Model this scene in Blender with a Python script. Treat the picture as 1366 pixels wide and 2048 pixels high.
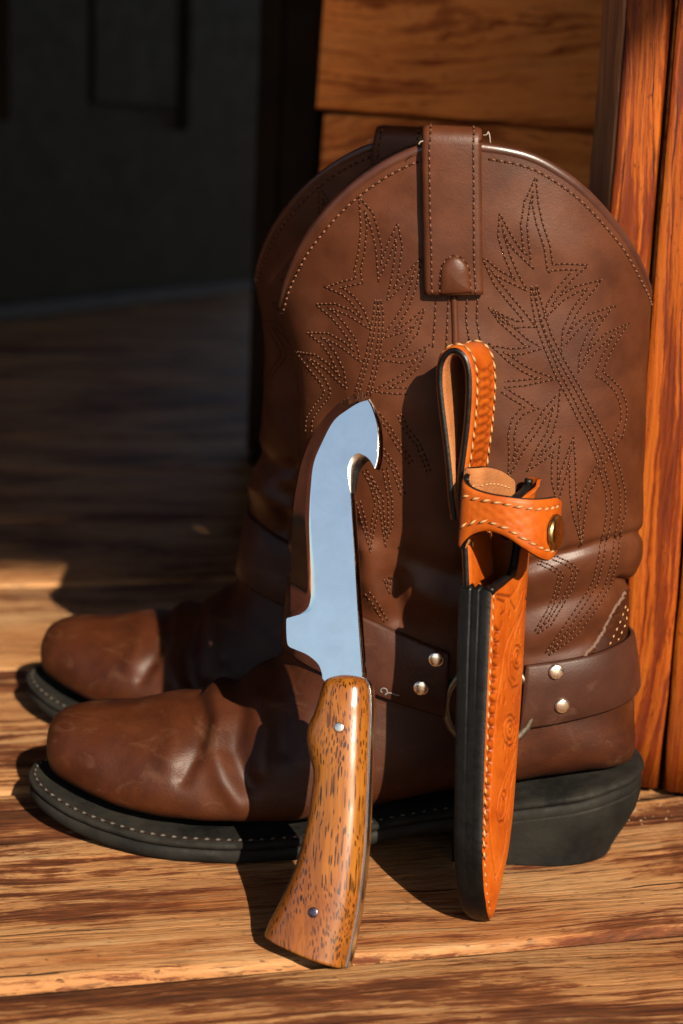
import bpy, bmesh, math, random
import numpy as np
from mathutils import Vector, Matrix
from mathutils.bvhtree import BVHTree

random.seed(7); RNG = np.random.default_rng(7)
for o in list(bpy.data.objects): bpy.data.objects.remove(o)
S = bpy.context.scene
COL = S.collection

# ------------------------------------------------------------------ camera
LENS = 58.0; CAM = np.array([0, -.81, .335]); PITCH = math.atan(744/(LENS/36*2048)); ROLL = .045
def rx(a): c, s = math.cos(a), math.sin(a); return np.array([[1,0,0],[0,c,-s],[0,s,c]])
def rz(a): c, s = math.cos(a), math.sin(a); return np.array([[c,-s,0],[s,c,0],[0,0,1]])
RM = rx(math.pi/2-PITCH) @ rz(ROLL)
cd = bpy.data.cameras.new('camera'); cam = bpy.data.objects.new('camera', cd); COL.objects.link(cam)
cam.matrix_world = Matrix.Translation(CAM) @ Matrix(RM.tolist()).to_4x4()
cd.sensor_fit = 'VERTICAL'; cd.sensor_height = 36; cd.sensor_width = 24; cd.lens = LENS
cd.clip_start = .02; cd.clip_end = 400
cd.dof.use_dof = True; cd.dof.focus_distance = .735; cd.dof.aperture_fstop = 8.0
S.camera = cam
# ------------------------------------------------------------------ light
SUN_AZ, SUN_EL = 24, 32          # degrees: to the right of the camera's back, above the horizon
w = bpy.data.worlds.new('World'); S.world = w; w.use_nodes = True
nt = w.node_tree; nt.nodes.clear()
out = nt.nodes.new('ShaderNodeOutputWorld'); bg = nt.nodes.new('ShaderNodeBackground'); sky = nt.nodes.new('ShaderNodeTexSky')
sky.sky_type = 'NISHITA'; sky.sun_disc = False
sky.sun_elevation = math.radians(SUN_EL); sky.sun_rotation = math.radians(180-SUN_AZ)
bg.inputs[1].default_value = .05; sky.dust_density = 2.0; sky.air_density = 1.0
nt.links.new(sky.outputs[0], bg.inputs[0]); nt.links.new(bg.outputs[0], out.inputs[0])
sd = bpy.data.lights.new('sun', 'SUN'); so = bpy.data.objects.new('sun', sd); COL.objects.link(so)
sd.energy = 5.0; sd.angle = math.radians(.5); sd.color = (1, .86, .68)
ce = math.cos(math.radians(SUN_EL))
SUNV = np.array([math.sin(math.radians(SUN_AZ))*ce, -math.cos(math.radians(SUN_AZ))*ce, math.sin(math.radians(SUN_EL))])
so.rotation_euler = Vector(SUNV).to_track_quat('Z', 'Y').to_euler(); so.location = SUNV*3
S.view_settings.view_transform = 'Standard'; S.view_settings.look = 'None'
S.view_settings.exposure = 2.1; S.view_settings.gamma = 1; S.view_settings.use_curve_mapping = False
S.render.engine = 'CYCLES'

# ------------------------------------------------------------------ geometry helpers
FPX = LENS/36*2048
def ray(x, y): return RM @ np.array([(x-683)/FPX, -(y-1024)/FPX, -1.])
def at(x, y, Y): d = ray(x, y); return CAM + d*((Y-CAM[1])/d[1])              # on the upright plane at depth Y
def fl(x, y, z=0): d = ray(x, y); return CAM + d*((z-CAM[2])/d[2])             # on the level plane at height z
def onpl(x, y, p, n): d = ray(x, y); return CAM + d*(np.dot(p-CAM, n)/np.dot(d, n))
def proj(P):
    q = (np.atleast_2d(P)-CAM) @ RM
    return np.stack([683+FPX*q[:,0]/-q[:,2], 1024-FPX*q[:,1]/-q[:,2]], 1)
def cr(P, m):                                                                   # Catmull-Rom, m samples a segment
    P = np.asarray(P, float); n = len(P); o = []
    for i in range(n-1):
        a, b, c, d = P[max(i-1,0)], P[i], P[i+1], P[min(i+2,n-1)]
        for k in range(m):
            t = k/m
            o.append(.5*((2*b)+(c-a)*t+(2*a-5*b+4*c-d)*t*t+(3*b-a-3*c+d)*t**3))
    o.append(P[-1]); return np.array(o)
def resample(P, n=None, step=None):
    P = np.asarray(P, float); L = np.r_[0, np.cumsum(np.linalg.norm(np.diff(P, axis=0), axis=1))]
    if n is None: n = max(2, int(round(L[-1]/step))+1)
    s = np.linspace(0, L[-1], n)
    return np.stack([np.interp(s, L, P[:,k]) for k in range(P.shape[1])], 1)
def unit(v): v = np.asarray(v, float); return v/np.linalg.norm(v)
def sdist(P, line):                                                             # distance of 2-D points to a polyline
    P = np.asarray(P, float); best = np.full(len(P), 1e9)
    L = np.asarray(line, float)
    for a, b in zip(L[:-1], L[1:]):
        d = b-a; t = np.clip(((P-a)@d)/max(d@d, 1e-12), 0, 1)
        best = np.minimum(best, np.linalg.norm(P-(a+t[:,None]*d), axis=1))
    return best
def mesh(name, V, F, mat, parent=None, smooth=True, local=None):
    V = np.asarray(V, float)
    me = bpy.data.meshes.new(name); me.from_pydata([tuple(v) for v in V], [], [tuple(int(i) for i in f) for f in F])
    me.update()
    if smooth: me.polygons.foreach_set('use_smooth', [True]*len(me.polygons))
    mats = mat if isinstance(mat, (list, tuple)) else [mat]
    for m in mats: me.materials.append(m)
    o = bpy.data.objects.new(name, me); COL.objects.link(o)
    if parent: o.parent = parent
    return o
def empty(name, loc=(0,0,0), label=None, cat=None, kind=None, group=None, mw=None):
    o = bpy.data.objects.new(name, None); COL.objects.link(o); o.location = loc; o.empty_display_size = .02
    if mw is not None: o.matrix_world = mw
    tag(o, label, cat, kind, group); return o
def tag(o, label=None, cat=None, kind=None, group=None):
    for k, v in (('label',label),('category',cat),('kind',kind),('group',group)):
        if v: o[k] = v
    return o
def gridfaces(nr, nc, closed=False, off=0, flip=False):
    F = []
    for i in range(nr-1):
        for j in range(nc if closed else nc-1):
            a, b = off+i*nc+j, off+i*nc+(j+1)%nc; c, d = b+nc, a+nc
            F.append((a,d,c,b) if flip else (a,b,c,d))
    return F
def sweep(path, frames, sect, closed_path=False):
    """section points (a,b) along path with frames (A,B): returns verts, faces"""
    V = []; n = len(sect)
    for p, (A, B) in zip(path, frames):
        for a, b in sect: V.append(np.asarray(p)+np.asarray(A)*a+np.asarray(B)*b)
    F = gridfaces(len(path), n, True)
    if closed_path:
        o = (len(path)-1)*n
        F += [(o+j, o+(j+1)%n, (j+1)%n, j) for j in range(n)]
    else:
        F += [tuple(range(n))[::-1], tuple((len(path)-1)*n+j for j in range(n))]
    return V, F
def tube(P, r, n=8, ref=(0,0,1), taper=None):
    P = np.asarray(P, float); T = np.gradient(P, axis=0); T /= np.linalg.norm(T, axis=1)[:,None]+1e-12
    fr = []
    A = None
    for t in T:
        if A is None: A = np.cross(t, ref if abs(np.dot(t, ref)) < .95 else (1,0,0))
        A = A-t*np.dot(A, t); A = A/(np.linalg.norm(A)+1e-12)
        fr.append((A, np.cross(t, A)))
    V = []
    for i, (p, (A, B)) in enumerate(zip(P, fr)):
        q = r*(taper[i] if taper is not None else 1)
        for k in range(n): V.append(p+A*q*math.cos(2*math.pi*k/n)+B*q*math.sin(2*math.pi*k/n))
    F = gridfaces(len(P), n, True)+[tuple(range(n))[::-1], tuple((len(P)-1)*n+k for k in range(n))]
    return V, F
class Acc:
    def __init__(s): s.V = []; s.F = []; s.M = []
    def add(s, V, F, m=0):
        o = len(s.V); s.V += [tuple(v) for v in V]; s.F += [tuple(i+o for i in f) for f in F]; s.M += [m]*len(F)
    def obj(s, name, mat, parent=None, smooth=True):
        o = mesh(name, s.V, s.F, mat, parent, smooth); o.data.polygons.foreach_set('material_index', s.M); return o
def stitches(acc, P, N, step, ln, wd, ht, hole=True, m=0, mh=1, slant=0., jit=.12):
    """thread capsules (and the needle holes between them) along a 3-D path with normals"""
    P = np.asarray(P); N = np.asarray(N)
    L = np.r_[0, np.cumsum(np.linalg.norm(np.diff(P, axis=0), axis=1))]
    if L[-1] < step: return
    n = max(1, int(L[-1]/step)); ss = (np.arange(n)+.5)*L[-1]/n
    f = lambda A, s: np.stack([np.interp(s, L, A[:,k]) for k in range(3)], 1)
    Q = f(P, ss); NN = f(N, ss); Q2 = f(P, ss+1e-4); Q1 = f(P, ss-1e-4)
    def oct(p, t, b, nn, l, w_, h, dn): return [p+t*l/2, p-t*l/2, p+b*w_/2, p-b*w_/2, p+nn*h, p-nn*dn]
    FF = [(0,2,4),(2,1,4),(1,3,4),(3,0,4),(2,0,5),(1,2,5),(3,1,5),(0,3,5)]
    for i in range(n):
        nn = unit(NN[i]); t = Q2[i]-Q1[i]
        if np.linalg.norm(t) < 1e-9: continue
        t = unit(t-nn*np.dot(t, nn)); b = np.cross(nn, t)
        sl = slant+random.uniform(-jit, jit); tt = t*math.cos(sl)+b*math.sin(sl); bb = np.cross(nn, tt)
        k = random.uniform(.88, 1.1)
        acc.add(oct(Q[i], tt, bb, nn, ln*k, wd, ht, ht*.3), FF, m)
        if hole:
            p = Q[i]+t*(L[-1]/n/2)
            acc.add(oct(p, t, b, nn, step-ln*.72, wd*1.15, ht*.30, ht*.3), FF, mh)

# ------------------------------------------------------------------ materials
ALB = .22                                                                        # the photograph is exposed bright: real base colours lie well below the picture's
def alb(c): return tuple(v*ALB for v in c)
class NT:
    def __init__(s, name):
        s.m = bpy.data.materials.new(name); s.m.use_nodes = True; s.t = s.m.node_tree; s.t.nodes.clear()
        s.out = s.n('ShaderNodeOutputMaterial'); s.b = s.n('ShaderNodeBsdfPrincipled'); s.l(s.b.outputs[0], s.out.inputs[0])
    def n(s, ty, **k):
        o = s.t.nodes.new(ty)
        for a, v in k.items(): setattr(o, a, v)
        return o
    def l(s, a, b): s.t.links.new(a, b)
    def set(s, **k):
        for a, v in k.items():
            i = s.b.inputs[a.replace('_', ' ')]
            if hasattr(v, 'links'): s.l(v, i)
            else: i.default_value = (*v, 1) if isinstance(v, tuple) and len(v) == 3 else v
        return s
    def co(s, rnd=False, kind='Object'):
        c = s.n('ShaderNodeTexCoord').outputs[kind]
        if rnd:
            r = s.n('ShaderNodeObjectInfo').outputs['Random']; v = s.n('ShaderNodeVectorMath', operation='SCALE')
            v.inputs[0].default_value = (37., 19., 53.); s.l(r, v.inputs['Scale'])
            a = s.n('ShaderNodeVectorMath', operation='ADD'); s.l(c, a.inputs[0]); s.l(v.outputs[0], a.inputs[1]); c = a.outputs[0]
        return c
    def mp(s, c, sc, rot=(0,0,0)):
        m = s.n('ShaderNodeMapping'); m.inputs['Scale'].default_value = sc; m.inputs['Rotation'].default_value = rot; s.l(c, m.inputs[0]); return m.outputs[0]
    def noise(s, c, scale=1., det=4., rough=.55, dist=0.):
        o = s.n('ShaderNodeTexNoise'); s.l(c, o.inputs['Vector']); o.inputs['Scale'].default_value = scale
        o.inputs['Detail'].default_value = det; o.inputs['Roughness'].default_value = rough; o.inputs['Distortion'].default_value = dist
        return o.outputs[0]
    def vor(s, c, scale=1., feat='F1'):
        o = s.n('ShaderNodeTexVoronoi', feature=feat); s.l(c, o.inputs['Vector']); o.inputs['Scale'].default_value = scale; return o.outputs['Distance']
    def wave(s, c, scale=1., dist=3., det=3., dscale=1.):
        o = s.n('ShaderNodeTexWave', wave_type='BANDS', bands_direction='Y', wave_profile='SAW'); s.l(c, o.inputs['Vector']); o.inputs['Scale'].default_value = scale
        o.inputs['Distortion'].default_value = dist; o.inputs['Detail'].default_value = det; o.inputs['Detail Scale'].default_value = dscale
        return o.outputs['Fac']
    def ramp(s, f, *st):
        r = s.n('ShaderNodeValToRGB'); e = r.color_ramp.elements
        while len(e) < len(st): e.new(.5)
        for i, (p, c) in enumerate(st):
            e[i].position = p; e[i].color = (*c, 1) if isinstance(c, tuple) else (c, c, c, 1)
        s.l(f, r.inputs[0]); return r.outputs[0]
    def mix(s, f, a, b, mode='MIX'):
        m = s.n('ShaderNodeMix', data_type='RGBA', blend_type=mode)
        for v, i in ((f, m.inputs[0]), (a, m.inputs[6]), (b, m.inputs[7])):
            if hasattr(v, 'links'): s.l(v, i)
            else: i.default_value = (*v, 1) if isinstance(v, tuple) else v
        return m.outputs[2]
    def math(s, op, a, b=0.):
        m = s.n('ShaderNodeMath', operation=op)
        for v, i in ((a, m.inputs[0]), (b, m.inputs[1])):
            if hasattr(v, 'links'): s.l(v, i)
            else: i.default_value = v
        return m.outputs[0]
    def bump(s, h, strength=.3, dist=.001):
        b = s.n('ShaderNodeBump'); b.inputs['Strength'].default_value = strength; b.inputs['Distance'].default_value = dist
        s.l(h, b.inputs['Height']); s.l(b.outputs[0], s.b.inputs['Normal']); return s

def wood_weathered(name, light, mid, dark, stain, rough=.62, scale=1., stain_amt=.5, bump=.5, worn=None):
    """grain runs along the object's X"""
    light, mid, dark, stain = alb(light), alb(mid), alb(dark), alb(stain); worn = alb(worn) if worn else None
    t = NT(name); c = t.co(True)
    warp = t.noise(t.mp(c, (3*scale, 9*scale, 9*scale)), 1, 3, .5)
    cw = t.n('ShaderNodeVectorMath', operation='MULTIPLY_ADD'); t.l(warp, cw.inputs[0]); cw.inputs[1].default_value = (.02, .055, .03); t.l(c, cw.inputs[2]); cw = cw.outputs[0]
    broad = t.noise(t.mp(cw, (2.2*scale, 26*scale, 18*scale)), 1, 5, .6, .4)
    ring = t.wave(t.mp(cw, (.7*scale, 15*scale, 9*scale)), 1.6, 5., 3., 1.3)
    fine = t.noise(t.mp(cw, (9*scale, 330*scale, 120*scale)), 1, 4, .65)
    fibre = t.noise(t.mp(c, (22*scale, 900*scale, 300*scale)), 1, 2, .6)
    st = t.noise(t.mp(cw, (5.5*scale, 19*scale, 12*scale)), 1, 6, .68, .9)
    col = t.ramp(broad, (.28, mid), (.50, light), (.74, tuple(min(1, v*1.18) for v in light)))
    col = t.mix(t.math('MULTIPLY', t.ramp(ring, (.35, 0.), (.92, 1.), (1., .2)), .62), col, mid)
    col = t.mix(t.math('MULTIPLY', t.ramp(fine, (.42, 1.), (.58, 0.)), .72), col, dark)
    stm = t.ramp(st, (.50, 0.), (.60, 1.))
    col = t.mix(t.math('MULTIPLY', stm, stain_amt), col, t.mix(t.ramp(fine, (.4, 1.), (.65, 0.)), stain, dark))
    if worn:
        wn = t.ramp(t.noise(t.mp(c, (4*scale, 11*scale, 9*scale)), 1, 5, .6), (.53, 0.), (.66, .75)); col = t.mix(wn, col, worn)
    t.set(Base_Color=col, Roughness=t.ramp(fine, (.3, rough+.14), (.7, rough-.08)))
    h = t.math('ADD', t.math('MULTIPLY', fine, 1.), t.math('ADD', t.math('MULTIPLY', fibre, .35), t.math('MULTIPLY', ring, .35)))
    t.bump(h, bump, .0016); return t.m

def plank_wood(name, light, mid, dark, stain, pale, rough=.6, s=1., stain_amt=.8, bump=.6, line=1., sth=.52, warp=.07, foot=None, fs=1., sp=(9, 26)):
    """flat-sawn weathered softwood; grain runs along the object's X"""
    light, mid, dark, stain, pale = map(alb, (light, mid, dark, stain, pale))
    t = NT(name); c = t.co(True)
    w1 = t.noise(t.mp(c, (2.0*s, 6*s, 5*s)), 1, 2, .5); w2 = t.noise(t.mp(c, (16*s, 60*s, 30*s)), 1, 4, .6)
    def push(vec, n, amt):
        o = t.n('ShaderNodeVectorMath', operation='MULTIPLY_ADD'); t.l(n, o.inputs[0]); o.inputs[1].default_value = (0, amt, 0); t.l(vec, o.inputs[2]); return o.outputs[0]
    cw = push(push(c, w1, warp/s), w2, .008/s)
    rings = t.wave(t.mp(cw, (.02*s, 1*s, .35*s)), 25., 1.1, 4., 5.)
    rings2 = t.wave(t.mp(cw, (.05*s, 1*s, .3*s)), 58., 1.4, 4., 5.)
    ln = t.mix(.45, t.ramp(rings, (.30, 0.), (.86, 1.), (.97, .9), (1., 0.)), t.ramp(rings2, (.35, 0.), (.9, 1.), (1., 0.)))
    fib = t.noise(t.mp(cw, (9*s*fs, 165*s, 90*s)), 1, 7, .78)
    fib2 = t.noise(t.mp(cw, (34*s*fs, 620*s, 300*s)), 1, 4, .75)
    broad = t.noise(t.mp(cw, (5*s*fs, 24*s, 15*s)), 1, 5, .65, .2)
    patch = t.noise(t.mp(c, (5*s, 12*s, 9*s)), 1, 5, .6, .5)
    col = t.ramp(broad, (.30, mid), (.48, light), (.70, tuple(v*1.12 for v in light)))
    col = t.mix(t.ramp(patch, (.52, 0.), (.68, .7)), col, pale)
    fade = t.ramp(t.noise(t.mp(c, (3*s, 14*s, 9*s)), 1, 3, .6), (.30, .25), (.62, 1.))
    col = t.mix(t.math('MULTIPLY', t.math('MULTIPLY', ln, fade), .62*line), col, mid)
    col = t.mix(t.math('MULTIPLY', t.ramp(fib, (.40, 1.), (.440, 0.)), .88), col, dark)
    col = t.mix(t.math('MULTIPLY', t.ramp(fib2, (.37, 1.), (.47, 0.)), .62), col, dark)
    col = t.mix(t.math('MULTIPLY', t.ramp(fib, (.54, 0.), (.66, 1.)), .55), col, pale)
    st = t.noise(t.mp(cw, (sp[0]*s*fs, sp[1]*s, 15*s)), 1, 8, .72, .3)
    stf = t.math('ADD', st, t.math('MULTIPLY', t.math('SUBTRACT', fib, .5), -.80))
    col = t.mix(t.math('MULTIPLY', t.ramp(stf, (sth, 0.), (sth+.055, 1.)), stain_amt), col, t.mix(t.ramp(stf, (sth+.05, 0.), (sth+.16, 1.)), stain, dark))
    crk = t.noise(t.mp(cw, (5*s, 230*s, 60*s)), 1, 2, .5); pit = t.noise(t.mp(c, (170*s, 420*s, 300*s)), 1, 3, .6)
    col = t.mix(t.ramp(pit, (.30, .75), (.36, 0.)), col, dark)                       # drying checks along the grain
    col = t.mix(t.ramp(crk, (.285, .95), (.312, 0.)), col, tuple(v*.25 for v in dark))
    if foot:                                                                     # old damp staining at the foot of upright boards
        sx = t.n('ShaderNodeSeparateXYZ'); t.l(t.n('ShaderNodeTexCoord').outputs['Object'], sx.inputs[0])
        fm = t.math('ADD', sx.outputs[0], t.math('MULTIPLY', st, .16)); col = t.mix(t.ramp(t.math('ADD', fm, foot), (.035, .9), (.16, 0.)), col, dark)
    t.set(Base_Color=col, Roughness=t.ramp(fib, (.3, rough+.16), (.7, rough-.06)), Specular_IOR_Level=.10)
    h = t.math('ADD', t.math('MULTIPLY', fib, 1.2), t.math('ADD', t.math('MULTIPLY', fib2, .5), t.math('MULTIPLY', ln, -.35)))
    t.bump(h, bump, .0014); return t.m

def leather(name, a, b, c_, rough=.42, grain=.12, scuff=None, spec=.13):
    a, b, c_ = alb(a), alb(b), alb(c_); scuff = alb(scuff) if scuff else None
    t = NT(name); c = t.co()
    n1 = t.noise(c, 22, 5, .6, .5); n2 = t.noise(c, 75, 4, .6); n3 = t.noise(c, 9, 3, .5)
    col = t.ramp(n1, (.32, b), (.52, a), (.72, c_))
    col = t.mix(t.math('MULTIPLY', t.ramp(n2, (.35, 1.), (.6, 0.)), .35), col, tuple(v*.62 for v in b))
    if scuff:
        sc = t.ramp(t.noise(t.mp(c, (40, 40, 70), (.3, .5, .2)), 1, 7, .72, 1.2), (.55, 0.), (.78, .6)); col = t.mix(sc, col, scuff)
    peb = t.vor(c, 1100); fine = t.noise(c, 420, 4, .6)
    t.set(Base_Color=col, Roughness=t.ramp(n3, (.3, rough-.07), (.7, rough+.12)), Specular_IOR_Level=spec)
    t.bump(t.math('ADD', t.math('MULTIPLY', peb, .6), fine), grain, .0006); return t.m

def tooled(name):
    t = NT(name); c = t.co(); n1 = t.noise(c, 60, 5, .6, .4); at_ = t.n('ShaderNodeAttribute', attribute_name='dye')
    col = t.ramp(n1, (.3, alb((.56,.088,.003))), (.5, alb((.72,.135,.005))), (.72, alb((.82,.180,.009))))
    col = t.mix(t.ramp(t.noise(c, 420, 4, .6), (.34, .25), (.5, 0.)), col, alb((.34,.05,.003)))
    col = t.mix(t.math('MULTIPLY', at_.outputs['Fac'], .85), col, alb((.20,.026,.002)))
    t.set(Base_Color=col, Roughness=t.ramp(n1, (.3, .42), (.7, .56)), Specular_IOR_Level=.16)
    t.bump(t.math('ADD', t.math('MULTIPLY', t.vor(c, 1300), .5), t.noise(c, 500, 4, .6)), .16, .0005); return t.m
def set_dye(o, val):
    a = o.data.attributes.new('dye', 'FLOAT', 'POINT'); a.data.foreach_set('value', np.asarray(val, dtype=np.float32))
def plain(name, col, rough=.5, metal=0., var=.25, scale=60, bump=.0, bscale=400, spec=.3):
    if metal < .5: col = alb(col)
    t = NT(name); c = t.co(); n = t.noise(c, scale, 4, .6)
    t.set(Base_Color=t.ramp(n, (.3, tuple(v*(1-var) for v in col)), (.7, tuple(min(1, v*(1+var)) for v in col))), Metallic=metal,
          Roughness=t.ramp(t.noise(c, scale*2.3, 4, .6), (.3, max(.02, rough*.8)), (.7, min(1, rough*1.2))), Specular_IOR_Level=spec)
    if bump: t.bump(t.noise(c, bscale, 4, .6), bump, .0008)
    return t.m

M = {}
M['floor'] = plank_wood('weathered_plank_wood', (.75,.365,.142), (.45,.145,.037), (.085,.020,.006), (.24,.058,.016), (.86,.55,.275), .62, 1., .90, .9, .8, .488, sp=(4.5, 12))
M['stained'] = plank_wood('orange_stained_wood', (.64,.142,.009), (.40,.054,.003), (.13,.013,.0015), (.22,.025,.002), (.80,.24,.025), .42, 1.25, .80, .5, .9, .495, .10, foot=.79, fs=.5)
M['backwood'] = plank_wood('brown_board_wood', (2.6,.78,.15), (1.7,.40,.055), (.75,.13,.02), (.70,.12,.018), (2.6,1.0,.26), .6, .7, .7, .3, .5, .50, .12, fs=.7)
M['trimwood'] = wood_weathered('raw_edge_wood', (1.5,.55,.15), (1.1,.36,.09), (.55,.16,.04), (.12,.04,.015), .7, 1.2, .4, .4)
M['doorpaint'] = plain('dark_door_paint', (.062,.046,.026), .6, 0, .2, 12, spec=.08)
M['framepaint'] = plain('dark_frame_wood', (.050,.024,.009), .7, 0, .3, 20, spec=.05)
M['housewall'] = plain('brown_house_wall', (.75,.26,.18), .7, 0, .25, 8, spec=.05)
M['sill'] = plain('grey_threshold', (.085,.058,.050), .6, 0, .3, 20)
M['shaft'] = leather('brown_shaft_leather', (.150,.044,.017), (.098,.026,.010), (.195,.064,.028), .42, .10)
M['vamp'] = leather('reddish_vamp_leather', (.098,.0235,.0062), (.050,.0115,.004), (.135,.038,.011), .50, .16, scuff=(.22,.105,.05))
M['strap'] = leather('harness_leather', (.115,.040,.024), (.075,.025,.015), (.155,.058,.036), .42, .12, scuff=(.22,.11,.07))
M['binding'] = leather('rim_binding_leather', (.13,.042,.024), (.08,.026,.015), (.17,.06,.035), .30, .06, spec=.35)
M['rawedge'] = plain('raw_leather_edge', (.20,.10,.06), .8, 0, .3, 200, .3)
M['lining'] = plain('boot_lining', (.10,.05,.03), .8)
M['sole'] = plain('black_rubber_sole', (.016,.0145,.011), .74, 0, .9, 30, .45, 260, spec=.10)
M['welt'] = plain('grey_welt', (.020,.018,.014), .8, 0, .95, 50, .5, 320, spec=.10)
M['thread'] = plain('tan_boot_thread', (.27,.092,.032), .7, 0, .25, 300)
M['hole'] = plain('needle_hole', (.065,.020,.008), .9, spec=.05)
M['weltthread'] = plain('welt_thread', (.13,.105,.08), .8, 0, .3, 300)
M['rivet'] = plain('nickel_rivet', (.72,.66,.56), .24, 1., .12, 300)
M['ring'] = plain('nickel_ring', (.15,.13,.10), .45, 1., .15, 200)
M['steel'] = plain('mirror_steel', (.90,.87,.80), .045, 1., .03, 30)
def mirror():
    t = NT('mirror_steel'); c = t.co(); sc = t.noise(t.mp(c, (1400, 60, 1400), (0, 0, .5)), 1, 3, .6); lf = t.noise(t.mp(c, (28, 16, 28)), 1, 2, .5); sm = t.noise(c, 90, 5, .65, .6)
    t.set(Base_Color=t.ramp(sm, (.3, (.86,.81,.70)), (.65, (.95,.90,.78))), Metallic=1., Roughness=t.ramp(sm, (.35, .035), (.75, .11)))
    b1 = t.n('ShaderNodeBump'); b1.inputs['Strength'].default_value = .40; b1.inputs['Distance'].default_value = .0010; t.l(lf, b1.inputs['Height'])
    b2 = t.n('ShaderNodeBump'); b2.inputs['Strength'].default_value = .035; b2.inputs['Distance'].default_value = .0002; t.l(sc, b2.inputs['Height']); t.l(b1.outputs[0], b2.inputs['Normal']); t.l(b2.outputs[0], t.b.inputs['Normal'])
    return t.m
M['steel'] = mirror()
M['steel2'] = plain('satin_steel', (.62,.62,.58), .22, 1., .1, 60)
M['pindark'] = plain('dark_pin', (.10,.08,.10), .3, 1., .3, 400)
M['brass'] = plain('antique_brass', (.30,.19,.07), .26, 1., .25, 120)
M['orange'] = tooled('orange_tooled_leather')
M['suede'] = leather('light_flesh_side_leather', (.66,.24,.07), (.55,.17,.04), (.74,.32,.11), .8, .6, spec=.2)
M['black'] = plain('black_burnished_edge', (.0055,.005,.005), .42, 0, .5, 120, .2, 500, spec=.14)
M['othread'] = plain('waxed_sheath_thread', (.80,.42,.16), .6, 0, .2, 300)
M['swirl'] = plain('grey_stamp_ink', (.35,.32,.30), .7)
M['debris'] = plain('wood_splinter', (.55,.36,.18), .8, 0, .4, 300)
M['floorgap'] = plain('dark_joist', (.02,.012,.008), .9)
M['blockwood'] = plain('light_block_wood', (.10,.055,.03), .8)  # for the added, unseen roof and side wall

def handle_wood():
    t = NT('flecked_handle_wood'); c = t.co()                                    # object Y runs along the knife
    warp = t.noise(t.mp(c, (30, 22, 30)), 1, 2, .5)
    cw = t.n('ShaderNodeVectorMath', operation='MULTIPLY_ADD'); t.l(warp, cw.inputs[0]); cw.inputs[1].default_value = (.010, .012, .010); t.l(c, cw.inputs[2]); cw = cw.outputs[0]
    big = t.noise(t.mp(cw, (45, 16, 45)), 1, 4, .55, .5)
    col = t.ramp(big, (.28, alb((.28,.075,.010))), (.48, alb((.42,.128,.015))), (.66, alb((.54,.195,.023))), (.8, alb((.36,.11,.015))))
    zone = t.ramp(t.noise(t.mp(cw, (38, 50, 38)), 1, 2, .5), (.44, 0.), (.54, 1.))
    f1 = t.vor(t.mp(cw, (1150, 85, 1150)), 1.); f2 = t.vor(t.mp(cw, (1050, 240, 1050)), 1.)
    f = t.mix(zone, f1, f2)
    fl_ = t.ramp(f, (.33, 1.), (.42, 0.))
    dens = t.ramp(t.noise(t.mp(cw, (60, 30, 60)), 1, 2, .5), (.34, .3), (.48, 1.))
    col = t.mix(t.math('MULTIPLY', t.math('MULTIPLY', fl_, dens), .95), col, alb((.030, .012, .006)))
    streak = t.ramp(t.noise(t.mp(cw, (420, 12, 420)), 1, 3, .6), (.40, .45), (.56, 0.))
    col = t.mix(streak, col, alb((.20,.06,.012)))
    t.set(Base_Color=col, Roughness=.24, Coat_Weight=.30, Coat_Roughness=.10, Specular_IOR_Level=.3)
    t.bump(f, .06, .0004); return t.m
M['handle'] = handle_wood()

# ================================================================== SETTING
PL = math.radians(15.3); PDIR = np.array([math.cos(PL), math.sin(PL)]); PNRM = np.array([-math.sin(PL), math.cos(PL)])
def rounded_board(L, W, T, r=.003, nx=14, seed=0, edge=.0012):
    """board along X, width along Y, top at z=0; softly worn arrises with a wavering edge"""
    g = np.random.default_rng(seed)
    xs = np.linspace(-L/2, L/2, nx); prof = [(-W/2,-T),(-W/2,-r*1.3),(-W/2+r*.3,-r*.3),(-W/2+r*1.2,0)]
    prof += [(W*f, 0) for f in (-.3,-.1,.1,.3)] + [(W/2-r*1.2,0),(W/2-r*.3,-r*.3),(W/2,-r*1.3),(W/2,-T)]
    V = []
    wl = np.cumsum(g.normal(0, edge*.5, nx)); wl -= np.linspace(wl[0], wl[-1], nx); wr = np.cumsum(g.normal(0, edge*.5, nx)); wr -= np.linspace(wr[0], wr[-1], nx)
    for i, x in enumerate(xs):
        for y, z in prof:
            k = wl[i] if y < -W*.45 else wr[i] if y > W*.45 else 0
            V.append((x, y+np.clip(k, -.0012, .0012), z+(g.normal(0, edge*.25) if abs(y) < W*.49 and z > -r*2 else 0)))
    n = len(prof); F = gridfaces(nx, n, True)
    F += [tuple(range(n))[::-1], tuple((nx-1)*n+j for j in range(n))]
    return V, [f[::-1] for f in F]

floor = empty('floor', (0,0,0), kind='structure')
SP = .2010; OFF0 = -.1716                                                       # joint spacing and the joint nearest the camera
for k in range(-3, 18):
    c = OFF0+(k+.5)*SP
    nx = 90 if -1 <= k <= 4 else 24
    V, F = rounded_board(5.2, SP-.0028, .03, .0032, nx, 100+k, .0014 if k < 4 else .001)
    o = mesh('plank', V, F, M['floor'], floor)
    x0 = -.2+random.uniform(-.3, .3)
    o.location = (PDIR[0]*x0+PNRM[0]*c, PDIR[1]*x0+PNRM[1]*c, random.uniform(-.0012, .0) if k not in (0, 1) else 0)
    o.rotation_euler = (0, 0, PL+random.uniform(-.001, .001))
base = mesh('joist_bed', [(-6,-5,-.031),(6,-5,-.031),(6,6,-.031),(-6,6,-.031)], [(0,1,2,3)], M['floorgap'], floor, False)

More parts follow.
